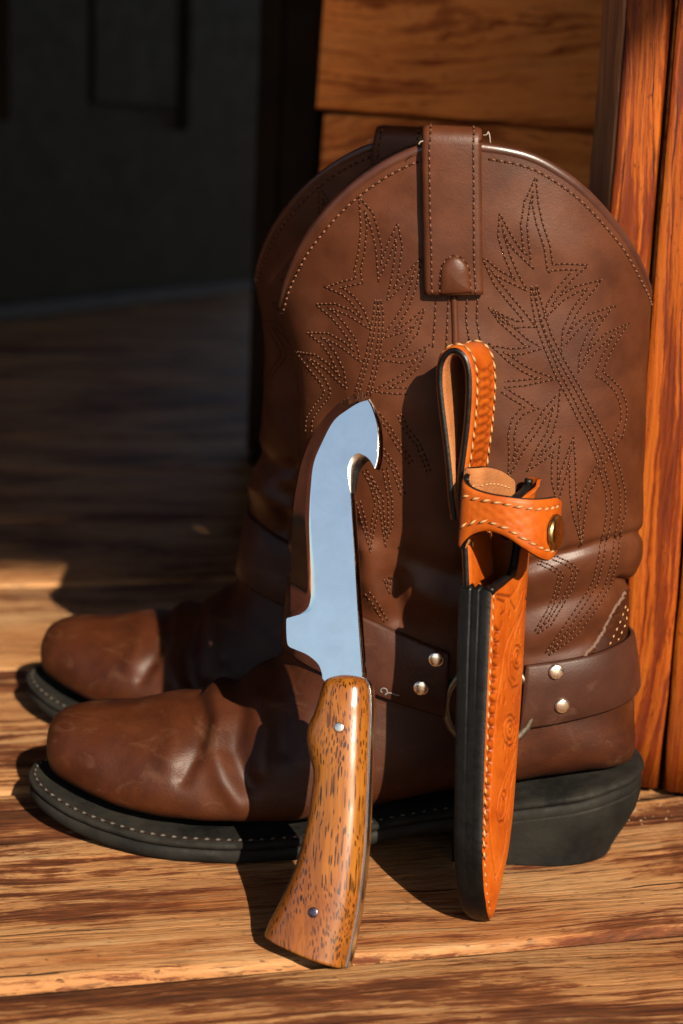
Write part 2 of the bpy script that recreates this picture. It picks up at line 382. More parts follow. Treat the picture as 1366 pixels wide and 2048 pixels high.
def box(lo, hi):
    x0,y0,z0 = lo; x1,y1,z1 = hi
    return [(x0,y0,z0),(x1,y0,z0),(x1,y1,z0),(x0,y1,z0),(x0,y0,z1),(x1,y0,z1),(x1,y1,z1),(x0,y1,z1)], \
           [(0,3,2,1),(4,5,6,7),(0,1,5,4),(1,2,6,5),(2,3,7,6),(3,0,4,7)]
def board_between(name, a, b, width, thick, facing, mat, parent, seed, nx=30, edge=.0012, r=.002):
    """board whose face centre line runs a->b; `facing` is the outward normal of its face"""
    a, b = np.asarray(a, float), np.asarray(b, float); X = unit(b-a); Z = unit(np.asarray(facing, float)-X*np.dot(facing, X)); Y = np.cross(Z, X)
    V, F = rounded_board(np.linalg.norm(b-a), width, thick, r, nx, seed, edge)
    o = mesh(name, V, F, mat, parent)
    mw = Matrix.Identity(4); c = (a+b)/2
    for i in range(3): mw[i][0] = X[i]; mw[i][1] = Y[i]; mw[i][2] = Z[i]; mw[i][3] = c[i]
    o.matrix_world = mw
    return o
# --- vertical stained boards beside the heels
vb = empty('vertical_board_wall', (.20,.03,0), 'sunlit orange-stained vertical boards standing right beside the boot heel', 'wall')
def child(o, p): o.parent = p; o.matrix_parent_inverse = Matrix.Translation(-Vector(p.location)); return o
fa = unit(np.array([.0255, -.042, 0])*0+np.array([-.26, -.9656, 0]))             # outward normal of the lit face
along = np.array([.9656, -.26, 0])
pL = np.array([.1262, .030, 0])                                                  # left arris at the floor
def vboard(s0, s1, proud, z0, z1, seed, top_shift=0.):
    mid = (s0+s1)/2
    a = pL+along*mid+fa*proud+np.array([0,0,z0]); b = pL+along*(mid+top_shift)+fa*proud+np.array([0,0,z1])
    return child(board_between('board', a, b, s1-s0, .030, fa, M['stained'], None, seed, 60, .0012, .0018), vb)
vboard(.0, .0212, .000, .003, 1.6, 301)
vboard(.0242, .0500, -.0030, .004, 1.6, 302, .0)
vboard(.0530, .0745, -.002, .004, 1.6, 303, .0)
vboard(.0775, .190, -.004, .004, 1.6, 304)
vboard(.193, .32, -.002, .004, 1.6, 305)
# unstained side of the corner, facing left
a = np.array([.1245, .031+.024, .003]); b = a+np.array([0,0,1.6])
child(board_between('side_board', a, b, .046, .012, (-.99,-.1,0), M['trimwood'], None, 311, 40), vb)
# --- horizontal boards, further back in the shade
hb = empty('horizontal_board_wall', (.3,.55,0), 'shaded brown horizontal boards behind the boot tops', 'wall')
BY = .55; zc = .3565
edges = [-.0, .150, zc, zc+.21, zc+.42, zc+.63, zc+.84]
for i in range(len(edges)-1):
    z0, z1 = edges[i]+.0016, edges[i+1]-.0016
    tilt = .012
    a = np.array([-.0315, BY+.004*random.random(), (z0+z1)/2]); b = np.array([1.5, BY, (z0+z1)/2-.050*1.53/1.53])
    child(board_between('board', a, b, z1-z0-.001, .022, (0,-1,0), M['backwood'], None, 330+i, 60, .0016, .0025), hb)
V, F = box((-.029, BY+.023, .003), (1.5, BY+.035, 1.6)); o = mesh('backing_board', V, F, M['floorgap'], None, False); child(o, hb)
# --- door frame and door, in deep shade at the left
fr = empty('door_frame', (-.06,.80,0), 'dark brown upright door frame post between door and board wall', 'door frame')
for (pa, pb, Y, s) in ((518, 560, .86, 1), (564, 632, .84, 2)):
    xa, xb = at(pa, 300, Y)[0], at(pb, 300, Y)[0]
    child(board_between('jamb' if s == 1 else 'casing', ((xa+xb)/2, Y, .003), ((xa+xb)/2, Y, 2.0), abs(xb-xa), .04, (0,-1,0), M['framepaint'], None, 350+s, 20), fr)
d0 = np.array([-1.75, 0.0, 0]); d1 = np.array([-.20, 2.99, 0]); dd = unit(d1-d0); dn = np.array([dd[1], -dd[0], 0])
door = empty('door', (-.55, 2.3, 0), 'dark painted panel door closed in the deep shade at upper left', 'door')
def on_door(s, z, n=0.): return d0+dd*s+dn*n+np.array([0,0,z])
LD = np.linalg.norm(d1-d0)
def door_s(px, py):
    p = onpl(px, py, d0, dn); return np.dot(p-d0, dd), p[2]
s_l, z_l = door_s(140, 250); s_r, _ = door_s(345, 250)
sb, _ = door_s(20, 300); se, _ = door_s(512, 300)
def dbox(name, s0, s1, z0, z1, n0, n1, mat, parent):
    P = [on_door(s, z, n) for z in (z0, z1) for (s, n) in ((s0,n1),(s1,n1),(s1,n0),(s0,n0))]
    o = mesh(name, P, [(0,1,5,4),(1,2,6,5),(2,3,7,6),(3,0,4,7),(4,5,6,7),(3,2,1,0)], mat, None, False); child(o, parent); return o
dw = s_r-s_l; sA = s_l-1.65*dw
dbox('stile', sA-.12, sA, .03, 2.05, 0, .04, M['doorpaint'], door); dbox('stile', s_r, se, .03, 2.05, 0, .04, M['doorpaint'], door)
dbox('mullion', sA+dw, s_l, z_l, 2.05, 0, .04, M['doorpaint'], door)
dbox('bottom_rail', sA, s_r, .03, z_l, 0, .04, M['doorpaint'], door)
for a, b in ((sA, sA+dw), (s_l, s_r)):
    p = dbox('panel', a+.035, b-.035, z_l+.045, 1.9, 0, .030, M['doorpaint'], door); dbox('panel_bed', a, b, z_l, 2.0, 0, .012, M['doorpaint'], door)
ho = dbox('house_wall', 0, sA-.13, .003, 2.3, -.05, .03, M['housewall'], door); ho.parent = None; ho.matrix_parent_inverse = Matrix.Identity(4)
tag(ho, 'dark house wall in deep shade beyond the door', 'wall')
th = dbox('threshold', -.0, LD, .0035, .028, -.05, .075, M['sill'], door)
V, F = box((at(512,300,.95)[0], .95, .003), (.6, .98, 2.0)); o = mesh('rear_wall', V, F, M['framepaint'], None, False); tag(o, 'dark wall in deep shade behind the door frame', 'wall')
# --- added roof out of view, shaped to cast the floor shade and block sky
RZ = 2.15; xl = -1.4                                                             # the eave, worked back along the sun from the shade it draws on the floor
shade = [(-3.0,.40),(-.205,.428),(-.108,.58),(-.052,1.02),(1.2,4.6)]
eave = [np.array([x, y, 0])+SUNV*(RZ/SUNV[2]) for x, y in shade]
f_ = (xl-eave[0][0])/(eave[1][0]-eave[0][0]); eave[0] = eave[0]+(eave[1]-eave[0])*f_
P = eave+[np.array([-3.5, 4.5, RZ]), np.array([-3.5, .05, RZ]), np.array([xl, .05, RZ])]
V = [tuple(p) for p in P]+[tuple(p+np.array([0,0,.1])) for p in P]; n6 = len(P)
sw2, sf2 = box((1.25, -1.9, .003), (1.29, .6, RZ-.003)); o = mesh('sky_block_wall', sw2, sf2, M['blockwood'], None, False); tag(o, kind='structure')  # added wall out of view, keeps sky light off the shadows
rf = mesh('unseen_shade_roof', V, [tuple(range(n6))[::-1], tuple(range(n6, 2*n6))]+[(i, (i+1) % n6, n6+(i+1) % n6, n6+i) for i in range(n6)], M['blockwood'], None, False); tag(rf, kind='structure')
#%%BOOT
# ================================================================== BOOTS
M['frayed'] = plain('frayed_thread', (.75,.62,.50), .8)
BY0 = -.038                                                                      # depth of the near boot's middle plane
def bp(px, py): p = at(px, py, BY0); return (p[0], p[2])
ST = [  # dorsal point, ventral point, half width, place of the widest line, dorsal / ventral roundness
 (bp(96,1478), (-.139,.027), .006, .50, 2.0, 2.0),
 (bp(100,1450), (-.135,.0245), .016, .40, 1.95, 2.4),
 (bp(115,1428), (-.127,.0215), .0235, .34, 1.9, 2.6),
 (bp(150,1413), (-.114,.0185), .0318, .30, 1.85, 2.8),
 (bp(210,1405), (-.096,.0155), .0400, .28, 1.85, 3.0),
 (bp(280,1400), (-.076,.0137), .0455, .28, 1.85, 3.0),
 (bp(350,1397), (-.056,.0135), .049, .28, 1.85, 3.0),
 (bp(403,1387), (-.036,.0140), .049, .29, 1.9, 3.0),
 (bp(460,1368), (-.010,.0140), .047, .32, 1.95, 3.0),
 (bp(520,1335), (.020,.0190), .044, .38, 2.0, 2.8),
 (bp(562,1300), (.055,.0275), .041, .40, 2.0, 2.7),
 (bp(582,1252), (.090,.0335), .039, .42, 2.1, 2.7),
 (bp(590,1200), (.126,.0395), .039, .45, 2.1, 2.6),
 (bp(592,1150), bp(1260,1505), .039, .48, 2.1, 2.6),
 (bp(593,1100), bp(1266,1428), .0395, .50, 2.1, 2.5),
 (bp(594,1050), bp(1262,1340), .041, .50, 2.1, 2.4),
 (bp(596,1000), bp(1249,1255), .0425, .50, 2.1, 2.3),
 (bp(599,930), bp(1252,1188), .044, .50, 2.1, 2.2),
 (bp(600,870), bp(1266,1135), .0455, .50, 2.1, 2.2),
 (bp(598,820), bp(1278,1070), .047, .50, 2.1, 2.2),
 (bp(594,780), bp(1281,1000), .048, .50, 2.1, 2.2),
 (bp(589,740), bp(1283,880), .049, .50, 2.1, 2.2),
 (bp(580,690), bp(1286,760), .049, .50, 2.1, 2.2)]
SA = cr([[*d, *v, w_, m, nd, nv] for d, v, w_, m, nd, nv in ST], 12)
NT_ = 192; TH = np.linspace(0, 2*math.pi, NT_, endpoint=False); cT, sT = np.cos(TH), np.sin(TH)
def ring(row):
    D = np.array([row[0], 0, row[1]]); V = np.array([row[2], 0, row[3]]); C_ = V+(D-V)*row[5]
    out_ = np.zeros((NT_, 3))
    for k in range(NT_):
        n = row[6] if cT[k] >= 0 else row[7]
        a = abs(cT[k])**(2/n); b = np.sign(sT[k])*abs(sT[k])**(2/n)
        out_[k] = C_+((D-C_)*a if cT[k] >= 0 else (V-C_)*a); out_[k,1] = row[4]*b
    return out_
rows = [ring(r) for r in SA]
# the scalloped top: side peaks, dips front and back
ARCH = [(562,606),(572,565),(590,522),(620,472),(680,402),(750,346),(820,309),(870,297),(950,296),(1050,314),(1120,350),(1180,400),(1240,472),(1272,528),(1288,565),(1294,590)]
ax = []
for i, (x, y) in enumerate(ARCH):
    f = (x-928)/366; Y = BY0-.049*math.sqrt(max(0, 1-f*f)); p = at(x, y, Y); ax.append((p[0], p[2]))
ax = cr(np.array(sorted(ax)), 8); xd, xv = ax[0,0]-.0005, ax[-1,0]+.0005
Bs = rows[-1]; KX = 70
Tt = np.zeros_like(Bs)
for k in range(NT_):
    n = 2.2; c_ = np.sign(cT[k])*abs(cT[k])**(2/n); s_ = np.sign(sT[k])*abs(sT[k])**(2/n)
    x = (xd+xv)/2-c_*(xv-xd)/2; Tt[k] = (x, .050*s_, np.interp(x, ax[:,0], ax[:,1]))
for i in range(1, KX+1):
    s = i/KX; rows.append(Bs+(Tt-Bs)*s)
G = np.array(rows); NRW = len(G)                                                  # rows x NT_ x 3, boot-local (y about the middle plane)
# folds and creases pressed into the leather
dv = np.gradient(G, axis=0); du = np.roll(G, -1, 1)-np.roll(G, 1, 1)
NM = np.cross(du, dv); NM /= np.linalg.norm(NM, axis=2)[:,:,None]+1e-12
cen = np.stack([np.full_like(G[:,:,0], 0)+G.mean(1)[:,None,0], np.zeros_like(G[:,:,0]), G.mean(1)[:,None,2]+0*G[:,:,0]], 2)
if (NM*(G-cen)).sum() < 0: NM = -NM
flat = G.reshape(-1, 3).copy(); W_ = flat.copy(); W_[:,1] = BY0-np.abs(flat[:,1]); UV = proj(W_)
FOLD = [  # polyline in the picture of the near boot, amplitude (m), width (px)
 ([(1020,1140),(1115,1110),(1200,1086),(1300,1060)], -.0022, 9), ([(1060,1160),(1150,1135),(1290,1110)], .0017, 26),
 ([(1000,1235),(1100,1205),(1280,1160)], -.0014, 16), ([(1060,1270),(1130,1250),(1215,1218)], .0015, 22),
 ([(1060,1310),(1130,1300),(1200,1275)], -.0012, 14), ([(1240,1160),(1262,1164)], -.003, 8),
 ([(735,1100),(742,1150),(752,1200)], .0040, 24), ([(700,1110),(690,1200)], -.003, 20), ([(790,1160),(800,1240)], -.003, 22),
 ([(830,1180),(900,1215),(1000,1190)], .0022, 26), ([(820,1120),(900,1150),(1000,1120)], -.0025, 24),
 ([(600,1010),(640,1040),(700,1050)], -.003, 22), ([(600,1090),(640,1110),(700,1150)], .003, 24),
 ([(392,1385),(412,1440),(398,1500),(365,1560)], -.0022, 15), ([(432,1372),(438,1440),(425,1500),(445,1560),(480,1610)], .0026, 20),
 ([(470,1366),(478,1430),(470,1500),(500,1570)], -.0026, 20), ([(520,1400),(525,1460),(520,1540)], .0022, 22), ([(330,1400),(352,1450),(335,1520)], .0018, 24),
 ([(250,1400),(270,1460),(240,1540)], -.0007, 36),
 ([(560,1330),(575,1400),(570,1500)], -.002, 24), ([(640,640),(650,760),(660,880)], -.0016, 40), ([(1000,360),(1180,560),(1220,900)], .0010, 90)]
disp = np.zeros(len(flat))
for ln, a, wd in FOLD: disp += a*np.exp(-(sdist(UV, ln)/wd)**2)
def vnoise(P, f, seed):
    g_ = np.random.default_rng(seed); o = np.zeros(len(P))
    for _ in range(10):
        k = g_.normal(0, 1, 3); k = k/np.linalg.norm(k)*f*g_.uniform(.6, 1.5); o += np.sin(P@k+g_.uniform(0, 6.28))
    return o/4.5
disp += .0006*vnoise(flat, 90, 1)+.00025*vnoise(flat, 260, 2)
ank = np.exp(-((flat[:,2]-.11)/.035)**2); disp += .0012*ank*vnoise(flat*np.array([1,1,1.6]), 160, 3)
# keep the arch row where it was traced
rowi = np.repeat(np.arange(NRW), NT_); fade = np.clip((NRW-1-rowi)/25., 0, 1); disp *= .25+.75*fade
flat = flat+NM.reshape(-1, 3)*disp[:,None]
# which leather: shaft above the border, vamp and counter below
BORD = np.array([(380,1300),(560,1275),(640,1265),(760,1335),(900,1425),(1080,1405),(1150,1335),(1190,1292),(1226,1226),(1246,1186),(1300,1150)], float)
AF = np.array(gridfaces(NRW, NT_, True))
q_ = AF[len(AF)//2]; e_ = np.cross(flat[q_[1]]-flat[q_[0]], flat[q_[2]]-flat[q_[0]])
if np.dot(e_, NM.reshape(-1, 3)[q_[0]]) < 0: AF = AF[:, ::-1]                    # faces look outward
fc = UV[AF].mean(1); flz = flat[AF].mean(1)
above = fc[:,1] < np.interp(fc[:,0], BORD[:,0], BORD[:,1])
above |= (flz[:,2] > .2); above &= ~((fc[:,0] < 540) & (flz[:,2] < .12))
counter = (~above) & (flz[:,0] > .035); vampm = (~above) & ~counter
NF = NM.reshape(-1, 3)
def submesh(name, mask, mat, parent, lift=0.):
    F = AF[mask]; ids = np.unique(F); mp_ = -np.ones(len(flat), int); mp_[ids] = np.arange(len(ids))
    return mesh(name, flat[ids]+NF[ids]*lift, mp_[F], mat, parent)
nboot = empty('cowboy_boot', (0, BY0, 0), 'brown leather harness boot nearer the camera, knife and sheath leaning on it', 'boot')
sh = submesh('shaft', above, [M['shaft'], M['lining']], nboot, .0006)
md = sh.modifiers.new('thickness', 'SOLIDIFY'); md.thickness = .0024; md.offset = -1; md.material_offset = 1
submesh('vamp', vampm, M['vamp'], nboot); hcn = submesh('heel_counter', counter, M['vamp'], nboot)
UPPER = BVHTree.FromPolygons([tuple(v) for v in (flat+np.array([0, BY0, 0]))], [tuple(int(i) for i in f) for f in AF])
def hit_cam(px, py, lift=0.):
    d = unit(ray(px, py)); p, n, _, _ = UPPER.ray_cast(Vector(CAM), Vector(d))
    if p is None: return None, None
    n = np.array(n); n = -n if np.dot(n, d) > 0 else n
    return np.array(p)+n*lift, n
def hit_y(x, z):
    p, n, _, _ = UPPER.ray_cast(Vector((x, -.6, z)), Vector((0, 1, 0)))
    if p is None: return None, None
    n = np.array(n); n = -n if n[1] > 0 else n
    return np.array(p), n
toL = np.array([0, -BY0, 0])                                                     # world -> boot-local
def draw(path, step=5., lift=.0):
    P, N = [], []
    for x, y in resample(path, step=step):
        p, n = hit_cam(x, y, lift)
        if p is not None: P.append(p); N.append(n)
    return np.array(P), np.array(N)
def soft(N, k=9):
    N = np.asarray(N); w_ = np.ones(k)/k; pad = np.pad(N, ((k//2,k//2),(0,0)), 'edge')
    return np.stack([np.convolve(pad[:,i], w_, 'valid') for i in range(3)], 1)
# --- rim binding (whole loop) and its row of stitches
top = flat.reshape(NRW, NT_, 3)[-1]
rimp = np.vstack([top, top[:1]]); rimp[:,2] += .0002
rim = resample(rimp, 260)[:-1]
Tn = np.roll(rim, -1, 0)-np.roll(rim, 1, 0); Tn /= np.linalg.norm(Tn, axis=1)[:,None]
fr_ = []
for p, t in zip(rim, Tn):
    o_ = np.array([p[0]-.055, p[1]*4, 0]); o_ = unit(o_-t*np.dot(o_, t)); fr_.append((o_, np.cross(t, o_)))
sec = [(.0019*math.cos(a), .0024*math.sin(a)) for a in np.linspace(0, 2*math.pi, 12, endpoint=False)]
V, F = sweep(rim+np.array([[-fr_[i][0][0], -fr_[i][0][1], 0] for i in range(len(rim))])*.0008, fr_, sec, True)
rimb = mesh('rim_binding', V, F, M['binding'], nboot)
acc = Acc()
rowoff = flat.reshape(NRW, NT_, 3)
pts = []; nrm = []
for k in list(range(NT_))+[0]:
    col_ = rowoff[::-1, k]; L = np.r_[0, np.cumsum(np.linalg.norm(np.diff(col_[:40], axis=0), axis=1))]
    # a constant distance below the rim
    t_ = Tn[np.argmin(np.linalg.norm(rim-col_[0], axis=1))]; cosf = max(.35, abs(unit(np.array([t_[0], t_[1], 0]))@np.array([t_[0], t_[1], 0])))
    dist_ = .0040/cosf; pts.append([np.interp(dist_, L, col_[:40, i]) for i in range(3)]); nrm.append(NM[-6, k])
pts = np.array(pts); nrm = np.array(nrm); ok = pts[:,1] < .02
pts = pts+nrm*.0006
stitches(acc, np.roll(pts[:-1], NT_//4, 0), np.roll(nrm[:-1], NT_//4, 0), .0034, .0026, .0014, .0010, True)
rs = acc.obj('rim_stitching', [M['thread'], M['hole']], rimb); rs['kind'] = 'stuff'
# --- decorative flame stitching, traced on the shaft
z4 = lambda L: [(560+x*.2928, 380+y*.2928) for x, y in L]
z5 = lambda L: [(940+x*.2635, 340+y*.2635) for x, y in L]
z6 = lambda L: [(940+x*.2635, 820+y*.2635) for x, y in L]
z2 = lambda L: [(520+x*.3514, 740+y*.3514) for x, y in L]
LEFTF = z4([(205,1660),(212,1560),(262,1480),(325,1405),(335,1370),(305,1305),(240,1225),(160,1125),(240,1140),(335,1205),(440,1312),(425,1235),(370,1120),(310,1040),(243,988),(330,995),(425,1045),(530,1132),(500,1020),(430,920),(370,850),(297,792),(375,792),(475,832),(600,918),(560,825),(500,742),(440,692),(370,662),(440,640),(545,618),(535,550),(562,420),(578,250),(563,95),(615,160),(650,260),(680,400),(685,560),(730,455),(770,345),(800,275),(818,380),(802,500),(782,620),(758,712),(825,640),(900,560),(945,505),(915,650),(860,800),(800,900),(738,982),(830,955),(905,905),(963,848),(925,960),(850,1060),(728,1145),(830,1158),(920,1138),(980,1098),(930,1195),(850,1275),(680,1362),(780,1368),(860,1372)])
STEMS = [(z4([(668,735),(655,850),(635,980),(605,1130),(565,1270),(535,1372)]), 3.6), (z4([(676,735),(698,850),(690,1000),(672,1130),(645,1260),(612,1395)]), 3.6)]
RIGHTF = z5([(255,1672),(330,1722),(400,1762),(468,1808)])[::1]
RA = z5([(250,1628),(400,1614),(598,1580),(500,1552),(400,1503),(300,1432),(200,1352),(300,1378),(400,1372),(498,1345),(420,1302),(330,1222),(240,1140),(165,1065),(260,1132),(350,1168),(452,1168),(400,1100),(300,980),(200,850),(118,690),(200,772),(290,822),(390,876),(340,790),(280,650),(234,500),(236,382),(290,500),(350,592),(440,684),(422,560),(408,420),(430,260),(486,108),(492,250),(522,400),(582,580),(605,740),(700,732),(842,738),(765,805),(680,905),(605,1020),(586,1082),(685,975),(800,905),(945,862),(865,960),(785,1080),(722,1220),(712,1306),(795,1205),(900,1115),(1035,1064),(955,1165),(895,1280),(852,1400),(838,1486),(935,1355),(1040,1255),(1150,1200),(1085,1290),(1015,1420),(975,1540),(1040,1590),(1112,1665),(1150,1760),(1160,1850),(1142,1970)]) \
   + z6([(1135,130),(1090,230),(1042,315),(980,420),(935,500),(868,640),(842,800),(842,980),(802,800),(778,640),(772,400),(772,258),(705,480),(662,655),(640,540),(640,400),(655,268),(560,350),(468,418),(530,290),(600,180),(640,30)]) + z5([(658,1728),(570,1840),(500,1960)]) + z6([(400,270),(305,455),(318,300),(310,200),(332,90),(392,10)]) + z5([(460,1805),(400,1760),(330,1720),(255,1668)])
STEMS += [(z5([(476,860),(485,1000),(515,1160),(575,1330),(655,1530),(765,1740),(840,1900)])+z6([(900,180),(960,330),(1000,460),(1042,620),(1052,760),(1032,900),(1010,990),(990,1110),(950,1290),(880,1420),(760,1600),(588,1842)]), 5.),
          (z5([(482,860),(535,1060),(595,1250),(695,1450),(805,1640),(915,1850)])+z6([(990,170),(1060,300),(1112,450),(1150,620),(1150,780),(1120,900),(1110,990),(1090,1150),(1040,1320),(950,1480),(800,1680),(588,1842)]), 5.),
          (z6([(500,1150),(640,1210),(685,1240),(650,1390),(600,1520),(505,1678)]), 3.6), (z6([(620,1120),(740,1165),(792,1205),(765,1330),(690,1470),(600,1620),(505,1678)]), 4.),
          (z2([(560,735),(595,850),(628,1005),(655,850),(672,760),(640,640),(600,570)]), 4.), (z2([(625,600),(690,720),(716,965),(745,880),(745,740),(715,560)]), 4.),
          (z2([(660,235),(730,320),(800,440),(860,520)]), 4.), (z2([(690,440),(760,540),(815,700)]), 4.), (z2([(790,240),(830,330),(900,420),(960,570)]), 4.),
          (z2([(705,1175),(728,1240),(740,1180)]), 3.), (z2([(610,1255),(660,1330),(715,1425)]), 4.)]
def offset(P, d):
    P = np.asarray(P, float); o = []
    for i in range(len(P)):
        a = unit(P[i]-P[i-1]) if i else None; b = unit(P[i+1]-P[i]) if i < len(P)-1 else None
        if a is None: a = b
        if b is None: b = a
        na = np.array([-a[1], a[0]]); nb = np.array([-b[1], b[0]]); m_ = na+nb; l = np.linalg.norm(m_)
        if l < .25: m_ = a*1.6; o.append(P[i]+m_*abs(d)); continue
        m_ /= l; k = min(1/max(.3, m_@na), 2.4); o.append(P[i]+m_*d*k)
    return np.array(o)
acc = Acc()
for path, hw_ in [(LEFTF, 6.0), (RA, 6.0)]+STEMS:
    for s in (-1, 1):
        P, N = draw(offset(path, s*hw_), 4., .0008)
        if len(P) > 3: stitches(acc, P, soft(N), .0024, .0014, .00095, .0005, True)
o = acc.obj('decorative_stitching', [M['thread'], M['hole']], sh); o['kind'] = 'stuff'
for v in o.data.vertices: v.co.y -= BY0
# --- side seam below the pull strap
acc = Acc()
for xa, xb in ((872,866),(897,893),(934,940),(955,962)):
    P, N = draw([(xa,592),(xa-2,640),(xb,692)], 4., .0009); stitches(acc, P, soft(N), .0030, .0023, .0010, .0007)
o = acc.obj('side_seam_stitching', [M['thread'], M['hole']], sh); o['kind'] = 'stuff'
for v in o.data.vertices: v.co.y -= BY0
P, N = draw([(908,590),(910,650),(912,720),(914,900)], 6., .0004); V, F = tube(P+toL, .0016, 8); mesh('side_seam', V, F, M['shaft'], sh)
# --- raw edge where the shaft laps the counter
P, N = draw(cr([(1247,1184),(1238,1200),(1222,1226),(1204,1262),(1184,1294),(1150,1325)], 5), 4., .0004); P = P+np.random.default_rng(3).normal(0, .00025, P.shape); V, F = tube(P+toL, .0010, 8); mesh('shaft_edge', V, F, M['rawedge'], sh)
acc = Acc()
for dx in (14, 24, 46):
    P, N = draw([(1247+dx*.3,1200+dx*.5),(1226+dx,1232+dx*.6),(1196+dx,1300+dx*.5)], 4., .0004)
    if len(P) > 3: stitches(acc, P, soft(N), .0036, .0026, .0010, .0006, False)
o = acc.obj('counter_stitching', [M['othread'], M['hole']], hcn); o['kind'] = 'stuff'
for v in o.data.vertices: v.co.y -= BY0
# --- pull strap: up the side, over the rim, down inside
def strap_path(x, zbot, zrim_):
    pth = []
    for z in np.linspace(zbot, zrim_-.002, 26):
        p, n = hit_y(x, z); q = p+n*.0036 if p is not None else None
        if q is not None: pth.append(q)
    y0 = pth[-1][1]
    for a in np.linspace(0, math.pi, 12)[1:]: pth.append(np.array([x, y0+.0055-.0055*math.cos(a), zrim_+.0015+.0062*math.sin(a)]))
    for z in np.linspace(zrim_-.004, zrim_-.05, 8): pth.append(np.array([x, y0+.0112, z]))
    return resample(np.array(pth), 60)
pl = [hit_cam(850,594)[0], hit_cam(965,586)[0]]; zb_ = (pl[0][2]+pl[1][2])/2
xb0, xb1 = pl[0][0], pl[1][0]; t0 = at(844,300,BY0-.05)[0]; t1 = at(961,300,BY0-.05)[0]
zr = np.interp((t0+t1)/2, ax[:,0], ax[:,1])
NU = 15; cols = []
for u in np.linspace(0, 1, NU):
    P = strap_path((xb0+(xb1-xb0)*u), zb_+.0012*u, zr)
    z_ = np.clip((P[:,2]-zb_)/(zr-zb_), 0, 1); P[:,0] += ((t0-xb0)*(1-u)+(t1-xb1)*u)*z_
    e = abs(u-.5)*2; cols.append(P)
PS = np.array(cols).transpose(1, 0, 2)                                           # along, across
gu = np.gradient(PS, axis=1); gv = np.gradient(PS, axis=0); nn = np.cross(gu, gv); nn /= np.linalg.norm(nn, axis=2)[:,:,None]+1e-12
if nn[5,7,1] > 0: nn = -nn
prof = np.array([1-.55*max(0, (abs(u-.5)*2-.86)/.14)**2 for u in np.linspace(0, 1, NU)])
topS = PS+nn*(.0014*prof[None,:,None]); botS = PS-nn*.0014
loopv = np.concatenate([topS, botS[:, ::-1]], 1)+toL; nl = 2*NU
F = gridfaces(60, nl, True)+[tuple(range(nl))[::-1], tuple(59*nl+j for j in range(nl))]
pstrap = mesh('pull_strap', loopv.reshape(-1, 3), F, M['shaft'], nboot)
acc = Acc()
for u in (.13, .86):
    j = u*(NU-1); a = int(j); f = j-a
    P = (topS[:,a]*(1-f)+topS[:,a+1]*f)[:40]+nn[:40,a]*.0002; stitches(acc, P, nn[:40,a], .0031, .0024, .0010, .0007)
utab = [(880,590),(880,560),(884,532),(896,517),(910,512),(924,518),(936,534),(940,560),(942,584)]
def strap_hit(px, py):
    return STB.ray_cast(Vector(CAM), Vector(unit(ray(px, py))))
STB = BVHTree.FromPolygons([tuple(v) for v in (loopv.reshape(-1, 3)-toL)], F)
UT = []
for x, y in cr(utab, 6):
    p, n, _, _ = strap_hit(x, y)
    if p is not None: n = np.array(n); n = -n if n[1] > 0 else n; UT.append((np.array(p), n))
P = np.array([a for a, b in UT]); N = np.array([b for a, b in UT]); stitches(acc, P+N*.0003, soft(N), .0030, .0022, .0009, .0006)
o = acc.obj('strap_stitching', [M['thread'], M['hole']], pstrap); o['kind'] = 'stuff'
for v in o.data.vertices: v.co.y -= BY0
# the rounded tab that closes the foot of the pull strap
c0 = P.mean(0); V = []; n_ = len(P)
for k, (f, h) in enumerate(((1., 0.), (.96, .0009), (.82, .0016), (.5, .0022), (.02, .0024))):
    for p, n in zip(P, N):
        q = c0+np.array([0,0,-.004])+(p-c0-np.array([0,0,-.004]))*f; V.append(q+np.array([0,-1,0])*h+toL)
F = gridfaces(5, n_, True)
mesh('strap_tab', V, F, M['shaft'], pstrap)
# frayed thread ends along the strap
acc = Acc()
for (x, y) in ((846,282),(966,270),(970,273)):
    p = at(x, y, BY0-.058); dx = random.uniform(-.0025, .0005) if x < 900 else random.uniform(.001, .004)
    Q = cr([p+toL, p+toL+np.array([dx*.6, -.001, random.uniform(-.001,.002)]), p+toL+np.array([dx, -.001, random.uniform(-.003,.004)])], 4)
    V, F = tube(Q, .00022, 5); acc.add(V, F)
fp, fn = hit_cam(962, 455, .0015)
V, F = tube(cr([fp+toL, fp+toL+np.array([.0002,-.0006,-.004]), fp+toL+np.array([-.0003,-.0005,-.010])], 5), .0003, 5); acc.add(V, F)
o = acc.obj('loose_thread_ends', M['frayed'], pstrap); o['kind'] = 'stuff'
# --- sole
HW = np.array([(-.1488,0),(-.1481,.0075),(-.1460,.0135),(-.1408,.0212),(-.1320,.0295),(-.118,.0378),(-.099,.0452),(-.080,.0506),(-.060,.0524),(-.042,.0520),(-.020,.0488),(.005,.0445),(.030,.0410),(.055,.0392),(.080,.0395),(.105,.0400),(.122,.0385),(.135,.0335),(.1455,.0255),(.1515,.0150),(.1535,.007),(.1540,0)])
OUT = resample(np.vstack([cr(np.stack([HW[:,0], -HW[:,1]], 1), 8), cr(np.stack([HW[::-1,0], HW[::-1,1]], 1), 8)[1:]]), 241)[:-1]
ZB = lambda x: np.interp(x, [-.153,-.140,-.125,-.108,-.09,-.07,-.035,-.015,.005,.03,.06,.09,.117,.138,.16], [.0145,.0100,.0061,.0030,.0010,.0003,.0003,.0015,.0045,.0105,.0165,.0215,.0265,.0312,.0345])
def inset(O, d):
    t = np.roll(O, -1, 0)-np.roll(O, 1, 0); t /= np.linalg.norm(t, axis=1)[:,None]; n = np.stack([-t[:,1], t[:,0]], 1)
    if ((O-O.mean(0))*n).sum() > 0: n = -n
    return O+n*d
